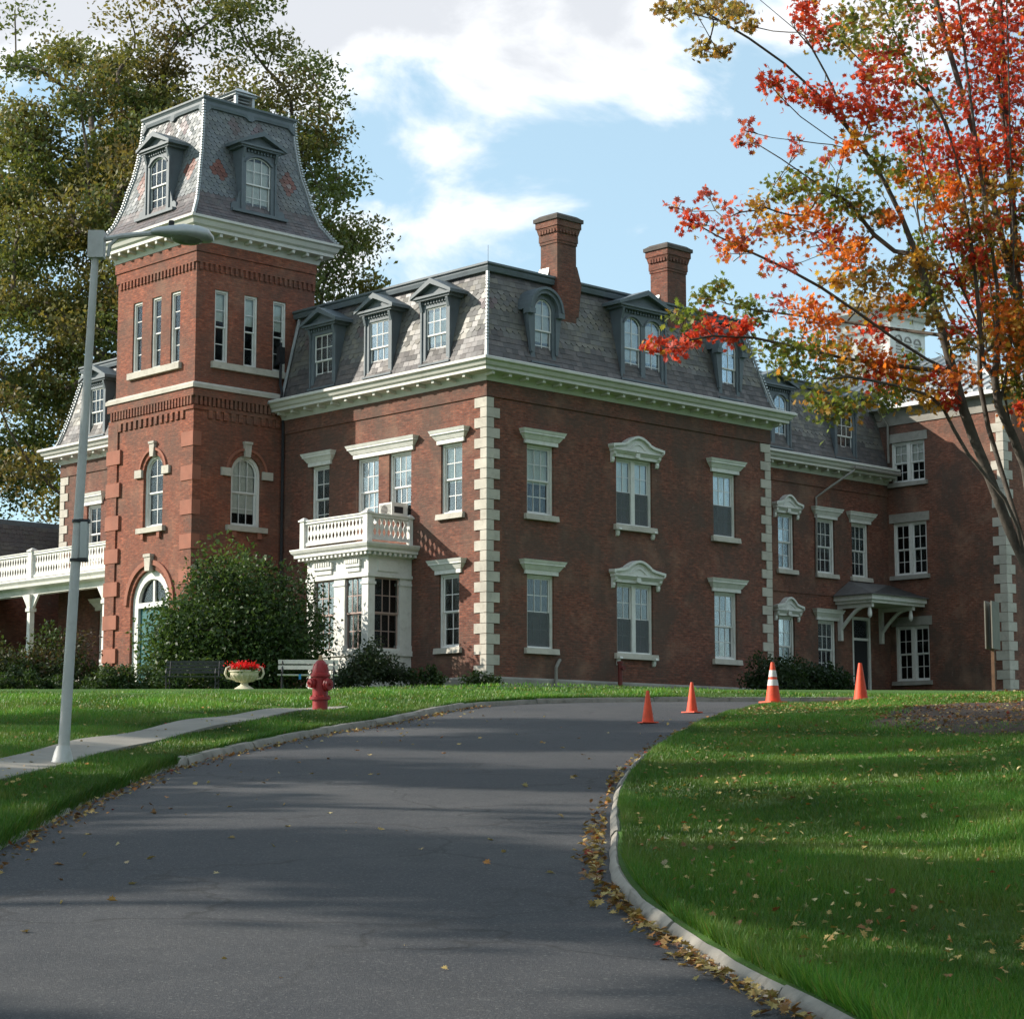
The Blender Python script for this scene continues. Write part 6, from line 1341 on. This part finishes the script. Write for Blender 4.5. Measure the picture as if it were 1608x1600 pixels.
def make_grass():
    rng = np.random.default_rng(77); Vs, Fs, Cs = [], [], []; off = 0
    def put(n, y0, y1, side, h, wd, edge=None, band=None):
        nonlocal off
        y = rng.uniform(y0, y1, n)
        if edge is not None: x = (kr(y) + .10 + np.abs(rng.normal(0, edge, n))) if side > 0 else (kl(y) - (.02 if edge == .03 else .10) - np.abs(rng.normal(0, edge, n)))
        elif band: x = side * (.247 * y + band[0] + (band[1] - band[0]) * rng.random(n))
        elif side > 0: lo = kr(y) + .10; hi = .247 * y + 1.6; x = lo + (hi - lo) * rng.random(n); 
        else: hi = kl(y) - .10; lo = -.247 * y - 1.6; x = lo + (hi - lo) * rng.random(n)
        k = in_view(x, y, band[1] if band else 1.7) & ~on_path(x, y) & np.where(side > 0, x > kr(y) + .08, x < kl(y) - (.015 if edge == .03 else .08)) & (rng.random(n) < np.clip((mulch_d(x, y) - .82) * 4, 0, 1))
        pat = patn(x, y); bare = (x > 4.0) & (y > 14) & (y < 22); k &= rng.random(n) < np.where(bare & (pat > .15), .35, np.clip(1.05 - .5 * np.maximum(pat2(x, y), 0), .3, 1))
        x, y, pat = x[k], y[k], pat[k]; m = len(x)
        c = np.array([(.075, .205, .026), (.10, .235, .028), (.14, .245, .035), (.055, .165, .022), (.22, .22, .06)])[rng.choice(5, m, p=[.3, .28, .2, .16, .06])]; c = c * (1 + .38 * pat[:, None]) * vary(1, m, rng, .18); yl = np.clip(pat2(x, y) * .5, 0, .35)[:, None]; c = c * (1 - yl) + np.array([.15, .18, .045]) * yl
        V, F, C = blades(x, y, h * rng.uniform(.45, 1.5, m) * np.clip(1 + .35 * pat, .4, 1.8), wd * rng.uniform(.7, 1.3, m), rng, np.clip(c, .01, .5)); Vs.append(V); Fs.append(F + off); Cs.append(C); off += len(V)
    put(24000, 9, 22, -1, .075, .010, .03); put(130000, 7.0, 11, 1, .046, .006); put(190000, 11, 16, 1, .046, .008); put(190000, 16, 24, 1, .046, .012); put(150000, 24, 34, 1, .046, .018); put(60000, 34, 44, 1, .046, .028)
    put(40000, 9, 17, -1, .06, .008); put(110000, 17, 24, -1, .06, .011); put(130000, 24, 33, -1, .055, .017); put(90000, 33, 45, -1, .055, .025); put(60000, 45, 60, -1, .055, .035)
    put(20000, 7, 20, 1, .065, .008, .04); put(12000, 20, 38, 1, .06, .012, .05); put(20000, 9, 22, -1, .075, .010, .10); put(18000, 22, 40, -1, .065, .014, .07)
    put(60000, 4, 14, 1, .055, .014, band=(1.6, 5)); put(50000, 14, 34, 1, .055, .024, band=(1.6, 5)); put(60000, 4, 16, -1, .055, .014, band=(1.6, 5)); put(60000, 16, 45, -1, .055, .026, band=(1.6, 5)); put(16000, 4, 9, -1, .06, .010); put(26000, 4, 7, 1, .055, .009)
    tag(link('grass', np_mesh('grass', np.concatenate(Vs), np.concatenate(Fs), M['grass'], np.concatenate(Cs))), 'short green grass of the lawns', kind='stuff')
make_grass()
def tuft(x, y, n, r, h, seed):
    pass
LITC = np.array([(.42, .30, .10), (.50, .36, .13), (.30, .17, .06), (.24, .12, .05), (.46, .20, .05), (.55, .45, .22), (.34, .06, .035)])
def make_litter():
    rng = np.random.default_rng(99); P, S, K = [], [], []
    def put(x, y, s0, s1, p, lift=.03, road=False):
        z = np.where(road, 0, 0) + np.array([Z(a, b) for a, b in zip(x, y)]) + rng.uniform(.008, lift, len(x)); P.append(np.stack([x, y, z], 1)); S.append(rng.uniform(s0, s1, len(x))); K.append(LITC[rng.choice(7, len(x), p=p)] * vary(1, len(x), rng, .2))
    pl = [.24, .24, .14, .08, .06, .20, .04]
    y = 7 + 33 * rng.random(11000) ** 1.05; x = kr(y) + .2 + (.247 * y + 1 - kr(y)) * rng.random(11000); pr = np.clip(.26 + .6 * np.clip((x - kr(y)) / 6, 0, 1) * np.clip((y - 15) / 15, 0, 1), 0, 1); k = rng.random(11000) < pr; put(x[k], y[k], .028, .058, pl, .06)
    y = rng.uniform(29, 39.5, 2200); x = kr(y) + .3 + rng.uniform(0, 6, 2200); put(x, y, .035, .065, pl, .055)                # near the crest under the maple
    y = rng.uniform(10, 50, 3600); hi = kl(y) - .15; x = hi - (hi + .247 * y + 1) * rng.random(3600); k = rng.random(3600) < .5; put(x[k], y[k], .03, .06, [.3, .3, .1, .05, .03, .2, .02], .05)
    # gutters
    y = 7 + 14 * rng.random(1100); y = y[rng.random(len(y)) < np.clip(.12 + .85 * np.exp(-((y - 14) / 1.7) ** 2) + .75 * (y < 12.2), 0, 1)]; x = kr(y) - .015 - np.abs(rng.normal(0, .06, len(y))) - .10 * rng.random(len(y)) * np.exp(-((y - 14) / 2) ** 2); put(x, y, .035, .07, [.26, .2, .24, .16, .08, .04, .02], .05)
    y = rng.uniform(19, 34, 160); x = kr(y) - .02 - np.abs(rng.normal(0, .07, len(y))); put(x, y, .035, .07, [.26, .2, .24, .16, .08, .04, .02], .04)
    y = rng.uniform(11, 36, 700); x = kl(y) + .03 + np.abs(rng.normal(0, .12, len(y))); put(x, y, .03, .06, [.2, .16, .28, .22, .08, .04, .02], .035)
    y = rng.uniform(7.5, 36, 520); f = rng.random(520); x = kl(y) * (1 - f) + kr(y) * f; k = rng.random(520) < np.where(f < .3, .55, .16); put(x[k], y[k], .035, .075, [.2, .25, .12, .06, .05, .3, .02], .03)
    # mulch bed
    n = 5200; a = rng.uniform(0, 2 * math.pi, n); r = np.sqrt(rng.random(n)); x = MULCH[0] + MULCH[2] * r * np.cos(a); y = MULCH[1] + MULCH[3] * r * np.sin(a); k = (mulch_d(x, y) < 1.02) & in_view(x, y, 1.5); put(x[k], y[k], .035, .075, [.04, .03, .30, .47, .08, .03, .05], .06)
    P, S, K = np.concatenate(P), np.concatenate(S), np.concatenate(K); V, F, c = leaves(P, S, K, MAPLE * np.array([1, 1, 2.2]), MAPLE_F, rng, 2.6)
    tag(link('fallen_leaves', np_mesh('fallen_leaves', V, F, M['litter'], np.clip(c, .01, .8))), 'yellow and brown fallen leaves on lawn, gutters and drive', kind='stuff')
    # dark bark mulch under the maple
    n = 90; ring = 14; V, F = [], []; 
    for i in range(ring + 1):
        for j in range(n):
            t = 2 * math.pi * j / n; rr = i / ring * (1 - .07 * math.sin(t * 5) - .05 * math.sin(t * 11 + 1)); x = MULCH[0] + MULCH[2] * rr * math.cos(t); y = MULCH[1] + MULCH[3] * rr * math.sin(t); V.append((x, y, Z(x, y) + (.035 if i < ring else -.01) + .02 * random.random() * (i < ring)))
    for i in range(ring):
        for j in range(n): F.append((i * n + j, i * n + (j + 1) % n, (i + 1) * n + (j + 1) % n, (i + 1) * n + j))
    mm = worn('mulch', (.06, .038, .026), .95, .5, 8, (.02, .014, .01), .6, 40, .9)
    tag(link('mulch_bed', np_mesh('mulch_bed', np.array(V), np.array(F), mm)), 'dark mulch bed covered in brown leaves under the maple', kind='stuff')
make_litter()
